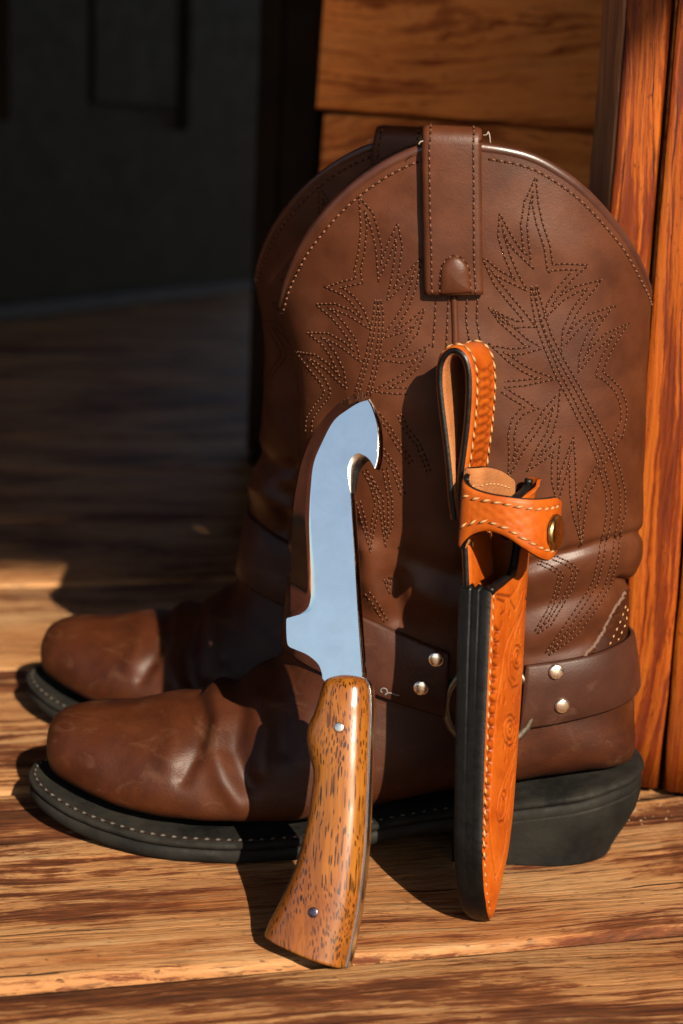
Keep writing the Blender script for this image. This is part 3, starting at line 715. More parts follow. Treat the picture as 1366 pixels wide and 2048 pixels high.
def stack(name, levels, mat, outline, jit=0.):
    n = len(outline); V = []
    for d, zf in levels:
        o2 = inset(outline, d); zz = zf(o2[:,0])
        for (x, y), z in zip(o2, zz): V.append((x, y, z+(random.gauss(0, jit) if jit else 0)))
    F = gridfaces(len(levels), n, True)
    for lv, fl_ in ((0, True), (len(levels)-1, False)):
        o = lv*n; h = n//2
        for i in range(h):
            a, b, c, d = o+i, o+(i+1), o+(n-1-i)%n, o+(n-i)%n
            f = list(dict.fromkeys((a, b, c, d)))
            if len(f) >= 3: F.append(tuple(f[::-1]) if fl_ else tuple(f))
    return mesh(name, V, F, mat, nboot)
zo = lambda h: (lambda x: ZB(x)+h)
stack('outsole', [(.0022, zo(.0)), (.0008, zo(.0006)), (.0, zo(.0028)), (.0004, zo(.0062)), (.0016, zo(.0070))], M['sole'], OUT, .00006)
wlt = stack('welt', [(.0014, zo(.0071)), (.0002, zo(.0076)), (-.0006, zo(.0090)), (.0003, zo(.0106)), (.0040, zo(.0112)), (.0070, zo(.0114))], M['welt'], OUT, .00010)
ws = inset(OUT, .0026); acc = Acc()
Pw = np.stack([ws[:,0], ws[:,1], ZB(ws[:,0])+.0113], 1); Nw = np.tile([0,0,1.], (len(Pw), 1)); k0 = np.argmax(Pw[:,0])
Pw = np.roll(Pw, -k0, 0); keep = Pw[:,0] < .07; stitches(acc, Pw[keep], Nw[keep], .0052, .0038, .0014, .0010, True, slant=.25)
o = acc.obj('welt_stitching', [M['weltthread'], M['hole']], wlt); o['kind'] = 'stuff'
# heel: concave sides, undercut at the back
XB = .060
hi = OUT[OUT[:,0] > XB]; hi = hi[np.argsort(np.arctan2(hi[:,1], hi[:,0]-.1))]
br = np.stack([np.full(9, XB-.002), np.linspace(.038, -.038, 9)], 1); ho_ = np.vstack([hi, br]); ho_ = resample(np.vstack([ho_, ho_[:1]]), 161)[:-1]
V = []; lv = [(.0004,.0,.0),(.0,.0008,.0),(.10,.006,.0),(.28,.012,.0),(.55,.019,.0),(.82,.025,0),(.97,.0285,0),(1.,.0300,0)]
for f, z, _ in lv:
    sx = 1-.13*(1-f)**2.6; sy = .955+.045*f
    for x, y in ho_:
        xx = XB+(x-XB)*(sx if x > XB else 1.); V.append((xx+.004*(1-f)*(x < XB), y*sy, z/.030*(ZB(x)+.0016)+.0003))
n = len(ho_); F = gridfaces(len(lv), n, True); F += [tuple(range(n))[::-1], tuple((len(lv)-1)*n+i for i in range(n))]
mesh('heel', V, F, M['sole'], nboot)
# --- harness: ring, straps and rivets
def around(cx, zf, phis, lift):
    P = []
    for ph in phis:
        d = np.array([math.cos(ph), math.sin(ph), 0]); x = cx
        z = zf(cx+.05*d[0])
        for _ in range(5):
            p, n, _i, _d = UPPER.ray_cast(Vector((cx, BY0, z)), Vector(d))
            if p is None: break
            z = zf(p[0])
        if p is None: continue
        P.append(np.array(p)+d*lift)
    return np.array(P)
def band(name, cx, top2, bot2, ph0, ph1, parent, n=70, thick=.0030):
    """strap round the ankle; upper and lower edge given as straight lines x->z"""
    lin = lambda A: (lambda x: A[0][2]+(A[1][2]-A[0][2])*(x-A[0][0])/(A[1][0]-A[0][0]))
    zt, zb2 = lin(top2), lin(bot2); ph = np.linspace(ph0, ph1, n); lv = []
    for f, lf in ((0., .0006), (0., thick*.7), (.04, thick), (.35, thick+.0006), (.65, thick+.0006), (.96, thick), (1., thick*.7), (1., .0006)):
        P = around(cx, lambda x: zb2(x)+(zt(x)-zb2(x))*f, ph, 0)
        k = 7; Q = np.stack([np.convolve(np.pad(P[:,i], k//2, 'edge'), np.ones(k)/k, 'valid') for i in range(3)], 1)
        r = Q-np.array([cx, BY0, 0]); r[:,2] = 0; r /= np.linalg.norm(r, axis=1)[:,None]
        lv.append(Q+r*(lf+.0010))
    A = np.array(lv).transpose(1, 0, 2)+toL; m_ = A.shape[1]
    F = gridfaces(A.shape[0], m_, True)+[tuple(range(m_))[::-1], tuple((A.shape[0]-1)*m_+j for j in range(m_))]
    return mesh(name, A.reshape(-1, 3), F, M['strap'], parent), A-toL
H = lambda x, y: hit_cam(x, y)[0]
ang_of = lambda p, cx: math.atan2(p[1]-BY0, p[0]-cx)
cx = .062
hs = [H(1032,1330), H(1200,1299)]; hbm = [H(1032,1456), H(1200,1422)]
a0 = ang_of((hs[0]+hbm[0])/2, cx); hso, A1 = band('heel_strap', cx, hs, hbm, a0, -a0, nboot)
fs = [H(905,1306), H(770,1248)]; fb = [H(888,1432), H(775,1394)]
a1 = ang_of((fs[0]+fb[0])/2, .045); iso, A2 = band('instep_strap', .045, fs, fb, a1, -2*math.pi-a1, nboot, 90)
rc, rn = hit_cam(978, 1410, .0010)
tt = unit(np.cross(rn, (0,0,1))); bb = np.cross(tt, rn); P = [rc+(tt*math.cos(a)+bb*math.sin(a))*.0205 for a in np.linspace(0, 2*math.pi, 49)[:-1]]
V, F = sweep(np.array(P)+toL, [(unit(p-rc), rn) for p in P], [(.0021*math.cos(a), .0021*math.sin(a)) for a in np.linspace(0, 2*math.pi, 10, endpoint=False)], True)
mesh('harness_ring', V, F, M['ring'], nboot)
for s in (1,):
    Pm = rc.copy(); Pm[1] = 2*BY0-rc[1]; P2 = [Pm+(tt*math.cos(a)+bb*math.sin(a))*.0205 for a in np.linspace(0, 2*math.pi, 49)[:-1]]
    V, F = sweep(np.array(P2)+toL, [(unit(p-Pm), rn*np.array([1,-1,1])) for p in P2], [(.0021*math.cos(a), .0021*math.sin(a)) for a in np.linspace(0, 2*math.pi, 10, endpoint=False)], True)
    mesh('harness_ring', V, F, M['ring'], nboot)
def dome(r, h, n=20, rim_=.12):
    V = []; prof = [(1., 0), (1.02, .25*h), (.97, .45*h)]+[(math.cos(a), .45*h+.55*h*math.sin(a)) for a in np.linspace(.35, 1.5, 6)]
    for f, z in prof:
        for k in range(n): V.append((f*r*math.cos(2*math.pi*k/n), f*r*math.sin(2*math.pi*k/n), z))
    F = gridfaces(len(prof), n, True)+[tuple((len(prof)-1)*n+k for k in range(n))]; return V, F
def place(V, p, nrm_):
    q = Vector(nrm_).to_track_quat('Z', 'Y'); return [np.array(q @ Vector(v))+p for v in V]
BA = {}
def strap_bvh(A):
    m_ = A.shape[1]; return BVHTree.FromPolygons([tuple(v) for v in A.reshape(-1, 3)], gridfaces(A.shape[0], m_, True))
for A, pts_, so_ in ((A1, ((1112,1343),(1124,1411)), hso), (A2, ((872,1318),(842,1375)), iso)):
    T_ = strap_bvh(A)
    for x, y in pts_:
        p, n, _, _ = T_.ray_cast(Vector(CAM), Vector(unit(ray(x, y))))
        if p is None: continue
        n = np.array(n); n = -n if n[1] > 0 else n
        V, F = dome(.0037, .0022); mesh('rivet', np.array(place(V, np.array(p)+n*-.0002, n))+toL, F, M['rivet'], so_)
T_ = strap_bvh(A2); sw = []
for a in np.linspace(0, 1, 40):
    if a < .6: an = a/.6*5.6; r = 3+7*a/.6; x, y = 766+r*math.cos(an+2.0), 1382+r*.9*math.sin(an+2.0)
    else: x, y = 770+(a-.6)/.4*28, 1388-2.5*math.sin((a-.6)/.4*5)
    p, n, _, _ = T_.ray_cast(Vector(CAM), Vector(unit(ray(x, y))))
    if p is not None: sw.append(np.array(p)+np.array([0,-.0002,0]))
if len(sw) > 6:
    V, F = tube(np.array(sw)+toL, .0003, 5); mesh('stamped_swirl', V, F, M['swirl'], iso)
# --- the second boot
def lean(me):                                                                     # the second boot's shaft has flopped towards its heel and its neighbour
    n_ = len(me.vertices); co = np.empty(n_*3, np.float32); me.vertices.foreach_get('co', co); co = co.reshape(-1, 3)
    k_ = np.maximum(0, co[:,2]-.085); k_ = k_*k_/(k_+.04); co[:,0] += .105*k_; co[:,1] -= .06*k_; me.vertices.foreach_set('co', co.ravel()); me.update()
def copy_tree(o, parent=None):
    c = o.copy(); COL.objects.link(c); c.parent = parent
    if c.type == 'MESH': c.data = o.data.copy(); lean(c.data)
    for ch in [x for x in bpy.data.objects if x.parent == o]: copy_tree(ch, c)
    return c
fboot = copy_tree(nboot)
fboot.location = (-.0315, .092, 0); fboot.rotation_euler = (0, 0, math.radians(-9.0))
fboot['label'] = 'brown leather harness boot behind the other, its toe lit and shaft in shadow'
nboot['group'] = fboot['group'] = 'pair of cowboy boots'
# ================================================================== KNIFE
KB = fl(698, 1938); KT = at(730, 790, -.094)
ku = unit(KT-KB); PSI = math.radians(25)
h_ = np.array([math.cos(PSI), -math.sin(PSI), 0]); kv = unit(h_-ku*np.dot(h_, ku)); kn = unit(np.cross(kv, ku)); kn = -kn if kn[1] > 0 else kn
mwk = Matrix.Identity(4)
for i in range(3): mwk[i][0] = kv[i]; mwk[i][1] = ku[i]; mwk[i][2] = kn[i]; mwk[i][3] = KB[i]
KC = KB-kn*.0                                                                     # middle plane of the blade passes through KB
knife = empty('hunting_knife', label='polished gut-hook knife with flecked wooden handle, standing against the near boot', cat='knife', mw=mwk)
BT = .0054                                                                        # blade thickness at the spine
def kp(px, py, n=0.):
    p = onpl(px, py, KB+kn*n, kn)-KB; return np.array([p@kv, p@ku])
zz = lambda L: [(520+x*.3514, 740+y*.3514) for x, y in L]
EDGE = zz([(150,1414),(168,1398),(174,1340),(175,1100),(190,800),(206,680),(240,520),(300,370),(380,255),(480,165),(560,126),(585,124),(612,168)])
INN = zz([(155,1412),(230,1391),(285,1371),(308,1330),(316,1280),(313,1180),(305,1080),(291,900),(289,700),(304,540),(350,420),(420,290),(500,225),(560,188),(597,176)])
SPINE = zz([(612,168),(636,215),(662,300),(672,400),(668,500),(652,560)])
HOOK = zz([(652,560),(625,512),(590,484),(555,475),(522,498),(502,550),(505,630),(515,700)])
BACK = zz([(515,700),(530,950),(545,1200),(560,1450),(580,1720)])
TANG = [(724,1385),(668,1385)]
GUARD = zz([(355,1755),(352,1725),(330,1672),(272,1622),(205,1592),(168,1575),(155,1550),(150,1480),(150,1414)])
hf = BT/2
e2 = resample(cr([kp(x, y) for x, y in EDGE], 8), 90)
i2 = resample(cr([kp(x, y, hf) for x, y in INN], 8), 90)
e2[0] = kp(*EDGE[0], hf); 
sp = cr([kp(x, y, hf) for x, y in SPINE], 8); hk = cr([kp(x, y, hf) for x, y in HOOK], 8); bk = cr([kp(x, y, hf) for x, y in BACK], 6); gd = cr([kp(x, y, hf) for x, y in GUARD], 6)
tg = np.array([kp(x, y, hf) for x, y in TANG])
OUTL = np.vstack([i2, sp[1:], hk[1:], bk[1:], tg, gd[:-1]])                      # flat of the blade, anticlockwise from the plunge
nI = len(i2); nS = len(sp)-1; nH = len(hk)-1
V = []; F = []
no = len(OUTL); cham = .00045
ctr = inset(OUTL, cham)
# hook bevel: ground hollow from the front flat to the far flat
shift = np.zeros_like(OUTL)
hs0 = nI+nS; hs1 = nI+nS+nH
front = OUTL.copy(); back_ = OUTL.copy()
dirh = np.array([1., -.55]); 
for k in range(hs0-1, hs1):
    f = math.sin(math.pi*min(1, max(0, (k-hs0+1)/max(1, nH)))); back_[k] = OUTL[k]+unit(dirh)*.0046*f*(1 if k > hs0 else .3)
for z, O in ((hf, front), (-hf, back_)):
    for v, u in O: V.append((v, u, z))
F.append(tuple(range(no))); F.append(tuple(range(no, 2*no))[::-1])
for k in range(nI-1, no):
    a, b = k, (k+1) % no
    if b == 0: continue
    F.append((a, a+no, b+no, b))
blade = mesh('blade', V, F, [M['steel'], M['steel2']], knife, False)
for k, pl_ in enumerate(blade.data.polygons):
    if k >= 2 and hs0-1 <= (k-2)+nI-1 < hs1: pl_.material_index = 1; pl_.use_smooth = True
# bevels
Vb = []; 
for (e, i) in zip(e2, i2): Vb += [(e[0], e[1], 0.), (i[0], i[1], hf), (i[0], i[1], -hf)]
# outer edge also closes round the tip to the spine
Fb = []
for k in range(nI-1):
    a = 3*k; b = a+3; Fb += [(a, b, b+1, a+1), (a+2, b+2, b, a)]
ob = mesh('edge_bevel', Vb, Fb, M['steel'], blade, True)
# rounded spine strip beside the flat
spn = np.vstack([sp[:-1]])
rsec = np.linspace(-math.pi/2, math.pi/2, 9)
def spine_strip(name, chain, bulge, mat):
    ch = resample(chain, 60); t = np.gradient(ch, axis=0); t /= np.linalg.norm(t, axis=1)[:,None]; nrm2 = np.stack([t[:,1], -t[:,0]], 1)
    if nrm2[len(ch)//2,0] < 0: nrm2 = -nrm2
    V = []
    for j, (p, n) in enumerate(zip(ch, nrm2)):
        fd = min(1, j/6, (len(ch)-1-j)/6) if bulge > .001 else 1
        for a in rsec: V.append((p[0]+n[0]*bulge*math.cos(a)*fd, p[1]+n[1]*bulge*math.cos(a)*fd, hf*math.sin(a)))
    return mesh(name, V, gridfaces(len(ch), len(rsec)), mat, blade)
spine_strip('spine', bk, .0005, M['steel']); spine_strip('tip_spine', sp, .0009, M['steel'])
# handle scales either side of the tang
HL = [(692,1351),(672,1354),(657,1361),(650,1375),(636,1423),(622,1456),(619.5,1483),(626,1516),(633,1552),(628,1592),(623,1632),(613,1675),(599.5,1722),(583,1765),(563,1808),(545,1841),(536,1865)]
HR = [(704,1351),(724,1354),(737,1361),(744,1376),(746,1410),(746,1433),(745,1470),(744,1500),(743,1532),(741,1580),(739,1632),(736,1690),(732,1732),(727,1780),(722,1818),(712,1872),(699,1936)]
hl = cr([kp(*p) for p in HL], 8); hr = cr([kp(*p) for p in HR], 8); nh = len(hl)
tp = np.linspace(0, 1, nh)
bz = np.interp(tp, [0,.0625,.125,.1875,.25,.4,.6,.8,1.], [.0026,.0050,.0074,.0092,.0102,.0104,.0098,.0112,.0128])
def scale_half(name, sgn):
    na = 25; V = []
    for k in range(nh):
        c = (hl[k]+hr[k])/2; a = (hr[k]-hl[k])/2; la = np.linalg.norm(a); b = bz[k]
        a = a*math.sqrt(max(.5, 1-(b*math.tan(PSI)*.75/max(la, .006))**2)); c = c+a*.0
        for t in np.linspace(0, math.pi, na):
            ct = math.cos(t); st = math.sin(t); f = np.sign(ct)*abs(ct)**(2/2.3); g_ = abs(st)**(2/2.3)
            q = c-a*f; V.append((q[0], q[1], sgn*(hf*.62+b*g_)))
    F = gridfaces(nh, na); F += [tuple((nh-1)*na+j for j in range(na)), tuple(range(na))[::-1]]
    F += [(k*na, (k+1)*na, (k+1)*na+na-1, k*na+na-1) for k in range(nh-1)]
    return mesh(name, V, F, M['handle'], knife)
fs_ = scale_half('handle_scale', 1); bs_ = scale_half('handle_scale', -1)
# tang between the scales, a hair proud
V = []
for k in range(nh):
    c = (hl[k]+hr[k])/2; a = (hr[k]-hl[k])/2; la = np.linalg.norm(a); a = a*math.sqrt(max(.5, 1-(bz[k]*math.tan(PSI)*.75/max(la, .006))**2))*(1+.0004/la)
    for q in (c-a, c+a):
        for z in (hf*.62, -hf*.62): V.append((q[0], q[1], z))
F = []
for k in range(nh-1):
    a = 4*k; b = a+4; F += [(a, b, b+2, a+2), (a+1, a+3, b+3, b+1), (a, a+1, b+1, b), (a+2, b+2, b+3, a+3)]
F += [(0,2,3,1), ((nh-1)*4, (nh-1)*4+1, (nh-1)*4+3, (nh-1)*4+2)]
mesh('tang', V, F, M['steel2'], knife, False)
# pins
HB = BVHTree.FromPolygons([tuple(v.co) for v in fs_.data.vertices], [tuple(p.vertices) for p in fs_.data.polygons])
for (x, y), m_, nm in (((680,1455), 'rivet', 'steel_pin'), ((632,1824), 'pindark', 'dark_pin')):
    v, u = kp(x, y, .011); p, n, _, _ = HB.ray_cast(Vector((v, u, .05)), Vector((0,0,-1)))
    V, F = dome(.0021, .0007, 16); mesh(nm, place(V, np.array(p)-np.array(n)*.0003, np.array(n) if n[2] > 0 else -np.array(n)), F, M[m_], fs_)
# ================================================================== SHEATH
SB = fl(946, 1838); su = unit(np.array([-.083, .066, 1.])); BETA = math.radians(66)
w0_ = np.array([math.cos(BETA), math.sin(BETA), 0]); sw_ = unit(w0_-su*np.dot(w0_, su)); sn = np.cross(sw_, su); sn = -sn if sn[0] < 0 else sn
mws = Matrix.Identity(4)
for i in range(3): mws[i][0] = sw_[i]; mws[i][1] = su[i]; mws[i][2] = sn[i]; mws[i][3] = SB[i]
sheath = empty('knife_sheath', label='orange tooled leather knife sheath with black edge and belt loop, leaning on the boot', cat='sheath', mw=mws)
def spn_(px, py, n): p = onpl(px, py, SB+sn*n, sn)-SB; return np.array([p@sw_, p@su])          # -> (w,u) on plane n
def spw_(px, py, w): p = onpl(px, py, SB+sw_*w, sw_)-SB; return np.array([p@su, p@sn])          # -> (u,n) on plane w
TT = .0148
TU = lambda u: np.interp(u, [0,.003,.008,.016,.05,.10,.15,.2], [.0082,.0096,.0112,.0124,.0130,.0138,.0149,.0150])
LEFTB = [(945,1838),(935,1832),(925,1819),(917,1795),(912,1760),(908,1700),(908,1650),(909,1550),(911,1450),(912,1400),(914,1300),(916,1230),(917,1165)]
FOLDL = [(980,1838),(992,1822),(1006,1788),(1016,1745),(1026,1700),(1036,1620),(1045,1500),(1055,1350),(1063,1200),(1068,1120),(1072,1060),(1082,960),(1086,942)]
lb = cr([spn_(*p, 0.) for p in LEFTB], 8)
def onT(p):
    q = spn_(*p, .013)
    for _ in range(4): q = spn_(*p, float(TU(max(0, q[1]))))
    return q
g2 = cr([onT(p) for p in FOLDL], 8)
UTH = onT((985,1180))[1]                                                          # height of the throat
us = np.linspace(.0004, g2[-1,1], 460)
W0 = np.interp(us, np.maximum.accumulate(lb[:,1]), lb[:,0]); W1r = np.interp(us, np.maximum.accumulate(g2[:,1]), g2[:,0])
W1 = np.minimum(W1r, .044+.002*np.tanh((W1r-.044)/.004)*(W1r > .044)); DN = np.maximum(0, W1r-W1)*.45     # the fold flares outward near the mouth
W1 = np.maximum(W1, W0+.0024)
W0c = W0.copy()
# front layer above the throat is cut back in a U
UC = [(985,1180),(1000,1168),(1016,1160),(1026,1145),(1031,1115),(1034,1080),(1030,1030),(1022,1003),(1040,985),(1060,958),(1076,940),(1086,938)]
uc = cr([onT(p) for p in UC], 8)
W0 = np.where(us > UTH, np.minimum(np.interp(us, np.maximum.accumulate(uc[:,1]), uc[:,0]), .040), W0); W0 = np.minimum(W0, W1-.0008)
Tn_ = TU(us)
# tooling: grooves traced on the face
zt_ = lambda L: [(840+x*.385, 1100+y*.385) for x, y in L]
def tl(L): return np.array([spn_(x, y, TT) for x, y in zt_(L)])
def circ(cx_, cy_, r, sq=.55, a0=0, a1=6.283): return [(cx_+r*sq*math.cos(a), cy_+r*math.sin(a)) for a in np.linspace(a0, a1, 18)]
GRO = [([(560,190),(545,300),(500,380),(462,450),(440,530),(425,650),(405,800),(395,950),(385,1150),(378,1350),(384,1480),(400,1600),(420,1700)], 1.),
       ([(575,240),(525,360),(492,430),(470,520),(462,600),(470,660),(500,705),(540,690)], 1.), ([(535,330),(500,420),(484,520),(480,600),(490,650),(520,670)], .8),
       (circ(528,545,62), 1.), (circ(528,545,34), 1.), (circ(528,545,12), 1.), (circ(490,925,80), 1.), (circ(490,925,50), 1.), (circ(492,920,16), 1.), (circ(462,1262,22), .9),
       ([(535,1020),(500,1090),(455,1180),(425,1270),(415,1350),(432,1405),(465,1392),(485,1320),(495,1240),(520,1150)], 1.), ([(515,1090),(470,1190),(440,1280),(432,1350),(442,1380),(462,1350),(470,1280)], .8),
       ([(400,250),(440,265),(445,310),(420,330)], 1.), ([(470,255),(500,300),(520,260),(540,200)], 1.), ([(385,255),(400,230),(470,235),(510,180),(535,110)], .9),
       ([(480,1440),(470,1540),(440,1640),(415,1700)], .8), ([(505,1150),(500,1250),(490,1380)], .8)]
TRI = [(392-.040*(y-420), y) for y in range(420, 1620, 62)]
DOT = [(466,325),(425,385),(402,522),(398,455),(395,670),(450,780),(462,1080),(372,1138),(378,830),(528,410),(448,700),(425,770),(366,1300),(362,1480),(452,1010),(500,760),(545,740),(505,880),(520,970),(478,985)]
NWF = 70
fw = np.linspace(0, 1, NWF)
face = np.zeros((len(us), NWF, 2))
for i in range(len(us)): face[i,:,0] = W0[i]+(W1[i]-W0[i])*fw; face[i,:,1] = us[i]
fp_ = face.reshape(-1, 2)
dep = np.zeros(len(fp_))
for L, a in GRO: dep -= .0010*a*np.exp(-(sdist(fp_, tl(L))/.00055)**2)
for (x, y) in TRI:
    P3 = tl([(x, y-20), (x+22, y), (x, y+20)]); dep -= .0012*np.exp(-(sdist(fp_, P3[:2])/.0007)**2)+.0008*np.exp(-(sdist(fp_, P3[1:])/.0007)**2)
for d_ in DOT:
    q = tl([d_])[0]; r = np.linalg.norm((fp_-q)*np.array([1,1]), axis=1); dep += -.0009*np.exp(-((r-.0010)/.00045)**2)
# beaded rings of stipple round the flowers
for (cx_, cy_, R) in ((528,545,76),(490,925,94)):
    for a in np.linspace(0, 6.28, 17)[:-1]:
        q = tl([(cx_+R*.55*math.cos(a), cy_+R*math.sin(a))])[0]; dep -= .0008*np.exp(-(np.linalg.norm(fp_-q, axis=1)/.0006)**2)
dep = dep.reshape(len(us), NWF)
# cross-sections: face, round fold, back
Vs = []; nb = 14
for i in range(len(us)):
    T = Tn_[i]; wdt = W1[i]-W0[i]; r = min(T/2, (W1[i]-W0c[i])*.45)
    Tf = T
    for j in range(NWF):
        f = fw[j]; wj = W0[i]+(wdt-r*.9)*f if wdt > r*1.2 else W0[i]+wdt*.1*f
        nz = Tf+.0011*math.sin(math.pi*min(1, f*1.02))*min(1, wdt/.01)-.0009*math.exp(-(f*wdt/.0006)) if True else T
        edge = 1-math.exp(-((1-f)*wdt/.004)**1)*.35
        Vs.append((wj, us[i], nz-(1-edge)*.002+dep[i,j]+DN[i]*((wj-W0c[i])/max(1e-4, W1[i]-W0c[i]))**2))
    wl = Vs[-1][0]; zl = Vs[-1][2]
    for k in range(1, nb+1):
        a = math.pi*k/(nb); 
        Vs.append((wl+(W1[i]-wl)*math.sin(a)*1.0, us[i], zl/2+zl/2*math.cos(a)+.0))
    Vs.append((W0c[i]+.0010 if us[i] <= UTH else Vs[-1][0]-.004, us[i], .0))
nc = NWF+nb+1
body = mesh('front_panel', Vs, gridfaces(len(us), nc, False, 0, True), M['orange'], sheath)
# check direction of thickness: normals must point outward (n+ on the face)
if body.data.polygons[len(us)//3*(nc-1)+NWF//2].normal.z < 0: body.data.flip_normals()
dv_ = np.zeros(len(Vs)).reshape(len(us), nc); dv_[:, :NWF] = np.clip(-dep/.0010, 0, 1); set_dye(body, dv_.ravel())
# black laminated edge: back layer, welt, front layer; grooves between the layers
nE = 28; ue = us[us <= UTH+.0005]; Ve = []
g_e = np.random.default_rng(5); wav = np.cumsum(g_e.normal(0, .00006, len(ue))); wav -= np.linspace(wav[0], wav[-1], len(ue))
for i, u in enumerate(ue):
    T = Tn_[i]; w_ = W0c[i]
    for j in range(nE):
        f = j/(nE-1); n_ = T*f-.0001
        crv = -.0010*(1-(2*abs(f-.5))**5)
        gr = .0008*math.exp(-((f-.40+wav[i]*12)/.022)**2)*min(1, max(.12, (u-.06)/.06))+.0007*math.exp(-((f-.66-wav[i]*10)/.020)**2)*min(1, max(.10, (u-.09)/.05))
        Ve.append((w_+crv+gr+.0004, u, n_))
F = gridfaces(len(ue), nE); o0 = len(Ve)
# closing lip at the throat, going inward
uT = ue[-1]
for k, (dw, du_) in enumerate(((.0015, .0010), (.004, .0012), (.010, -.004), (.014, -.03))):
    for j in range(nE):
        f = j/(nE-1); rag = .0006*math.sin(f*23+k)+.0005*math.sin(f*41); Ve.append((W0c[len(ue)-1]+dw, uT+du_+rag-(.0012*abs(f-.5) if k < 2 else 0), Tn_[len(ue)-1]*f))
lay = [[(len(ue)-1)*nE+j for j in range(nE)]]+[[o0+k*nE+j for j in range(nE)] for k in range(4)]
for a, b in zip(lay[:-1], lay[1:]):
    for j in range(nE-1): F.append((a[j], a[j+1], b[j+1], b[j]))
edge_o = mesh('black_edge', Ve, F, M['black'], sheath)
# back layer above the throat (black edge left of the opening) and its continuation: the belt loop
def ribbon(name, path, wa, wb, th, mats, parent, n=None, nwid=24, relief=None):
    """strap swept along a path in (u,n), wide in w; black on its edges, leather on its faces"""
    P = resample(cr(path, 10), n or 120); t = np.gradient(P, axis=0); t /= np.linalg.norm(t, axis=1)[:,None]; q = np.stack([-t[:,1], t[:,0]], 1)
    acc = Acc(); ws_ = np.linspace(0, 1, nwid)
    A = []; Bq = []
    for i, (p, m_) in enumerate(zip(P, q)):
        wA = wa(i/(len(P)-1)); wB = wb(i/(len(P)-1))
        ra = []; rb = []
        for f in ws_:
            e = min(f, 1-f)*(wB-wA); rd = .0009*math.exp(-e/.0005); d = relief(i/(len(P)-1), f) if relief else 0
            ra.append((wA+(wB-wA)*f, p[0]+m_[0]*(th/2-rd+d), p[1]+m_[1]*(th/2-rd+d))); rb.append((wA+(wB-wA)*f, p[0]-m_[0]*(th/2-rd), p[1]-m_[1]*(th/2-rd)))
        A.append(ra); Bq.append(rb)
    A = np.array(A); Bq = np.array(Bq); k = len(P)
    acc.add(A.reshape(-1, 3), gridfaces(k, nwid), 0); acc.add(Bq.reshape(-1, 3), gridfaces(k, nwid, False, 0, True), 1)
    for s in (0, nwid-1):
        bul = -.0007 if s == 0 else .0007
        E_ = np.stack([A[:,s], (A[:,s]*.75+Bq[:,s]*.25)+[bul,0,0], (A[:,s]+Bq[:,s])/2+[bul*1.35,0,0], (A[:,s]*.25+Bq[:,s]*.75)+[bul,0,0], Bq[:,s]], 1)
        acc.add(E_.reshape(-1, 3), gridfaces(k, 5), 2)
    for e in (0, k-1):
        acc.add(np.vstack([A[e], Bq[e][::-1]]), [tuple(range(2*nwid))], 2)
    return acc.obj(name, mats, parent), A, Bq
# (u,n) path of the loop's edge as it shows at w=0
LOOPC = [(932,1172),(930,1120),(926,1060),(920,1000),(921,950),(927,900),(933,850),(937,790),(936,745),(928,716),(912,702),(894,706),(881,728),(878,760),(881,800),(887,850),(893,900),(898,950),(902,1000),(908,1040)]
path = [spw_(*p, 0.) for p in LOOPC]
def lrel(t, f):
    if t < .16 or t > .52: return 0
    u = t*240; d = 0
    r_ = (u % 5.2)/5.2
    side = f-.5
    for s in (-1, 1):
        c = .13+.19*abs(2*r_-1); d -= .00090*math.exp(-((side*s-c)/.04)**2)*(1 if abs(side) < .36 else 0)
    if abs(r_-.5) < .2 and abs(side) < .1: d -= .0008
    return d
wloop = lambda t: .0008
lo, LA, LB = ribbon('belt_loop', path, wloop, lambda t: .030, .0043, [M['suede'], M['orange'], M['black']], sheath, 240, 40, None)
# outward side is the one with larger n on the right arm
mid = 60
if LA[mid,5,2] > LB[mid,5,2]:
    lo.data.materials[0] = M['orange']; lo.data.materials[1] = M['suede']; OUTA = LA; sgn_ = 1
else: OUTA = LB; sgn_ = -1
# press the stamped zigzag into the outer face
vs = lo.data.vertices; base_i = 0 if sgn_ == 1 else LA.shape[0]*LA.shape[1]
for i in range(LA.shape[0]):
    for j in range(LA.shape[1]):
        d = lrel(i/(LA.shape[0]-1), j/(LA.shape[1]-1))
        if d:
            dirv = (OUTA[i,j]-(LB if sgn_ == 1 else LA)[i,j]); dirv = dirv/np.linalg.norm(dirv); v = vs[base_i+i*LA.shape[1]+j]; v.co = Vector(np.array(v.co)+dirv*d)
dy_ = np.zeros(len(vs))
for i in range(LA.shape[0]):
    for j in range(LA.shape[1]): dy_[base_i+i*LA.shape[1]+j] = min(1, -lrel(i/(LA.shape[0]-1), j/(LA.shape[1]-1))/.0005)*.7
set_dye(lo, dy_)
acc = Acc()
for f in (.12, .88):
    j = int(f*(LA.shape[1]-1)); Pq = OUTA[20:150, j]; dirv = Pq-(LB if sgn_ == 1 else LA)[20:150, j]; dirv /= np.linalg.norm(dirv, axis=1)[:,None]
    stitches(acc, Pq+dirv*.0002, dirv, .0046, .0058, .0014, .0008, False, slant=.24)
o = acc.obj('loop_stitching', [M['othread'], M['hole']], lo); o['kind'] = 'stuff'
# stitching along both borders of the face
acc = Acc()
def on_face(w, u):
    i = int(np.clip(np.searchsorted(us, u), 1, len(us)-1)); T = Tn_[i]; return np.array([w, u, T-.0001])
lineA = [on_face(W0[i]+.0024+.0*us[i], us[i]) for i in range(14, len(us)-8)]
lineA = np.array(lineA); nz_ = np.tile([-.15,0,1.], (len(lineA),1)); stitches(acc, lineA, nz_, .0046, .0060, .0015, .0008, False, slant=.24)
o = acc.obj('edge_stitching', [M['othread'], M['orange']], body); o['kind'] = 'stuff'
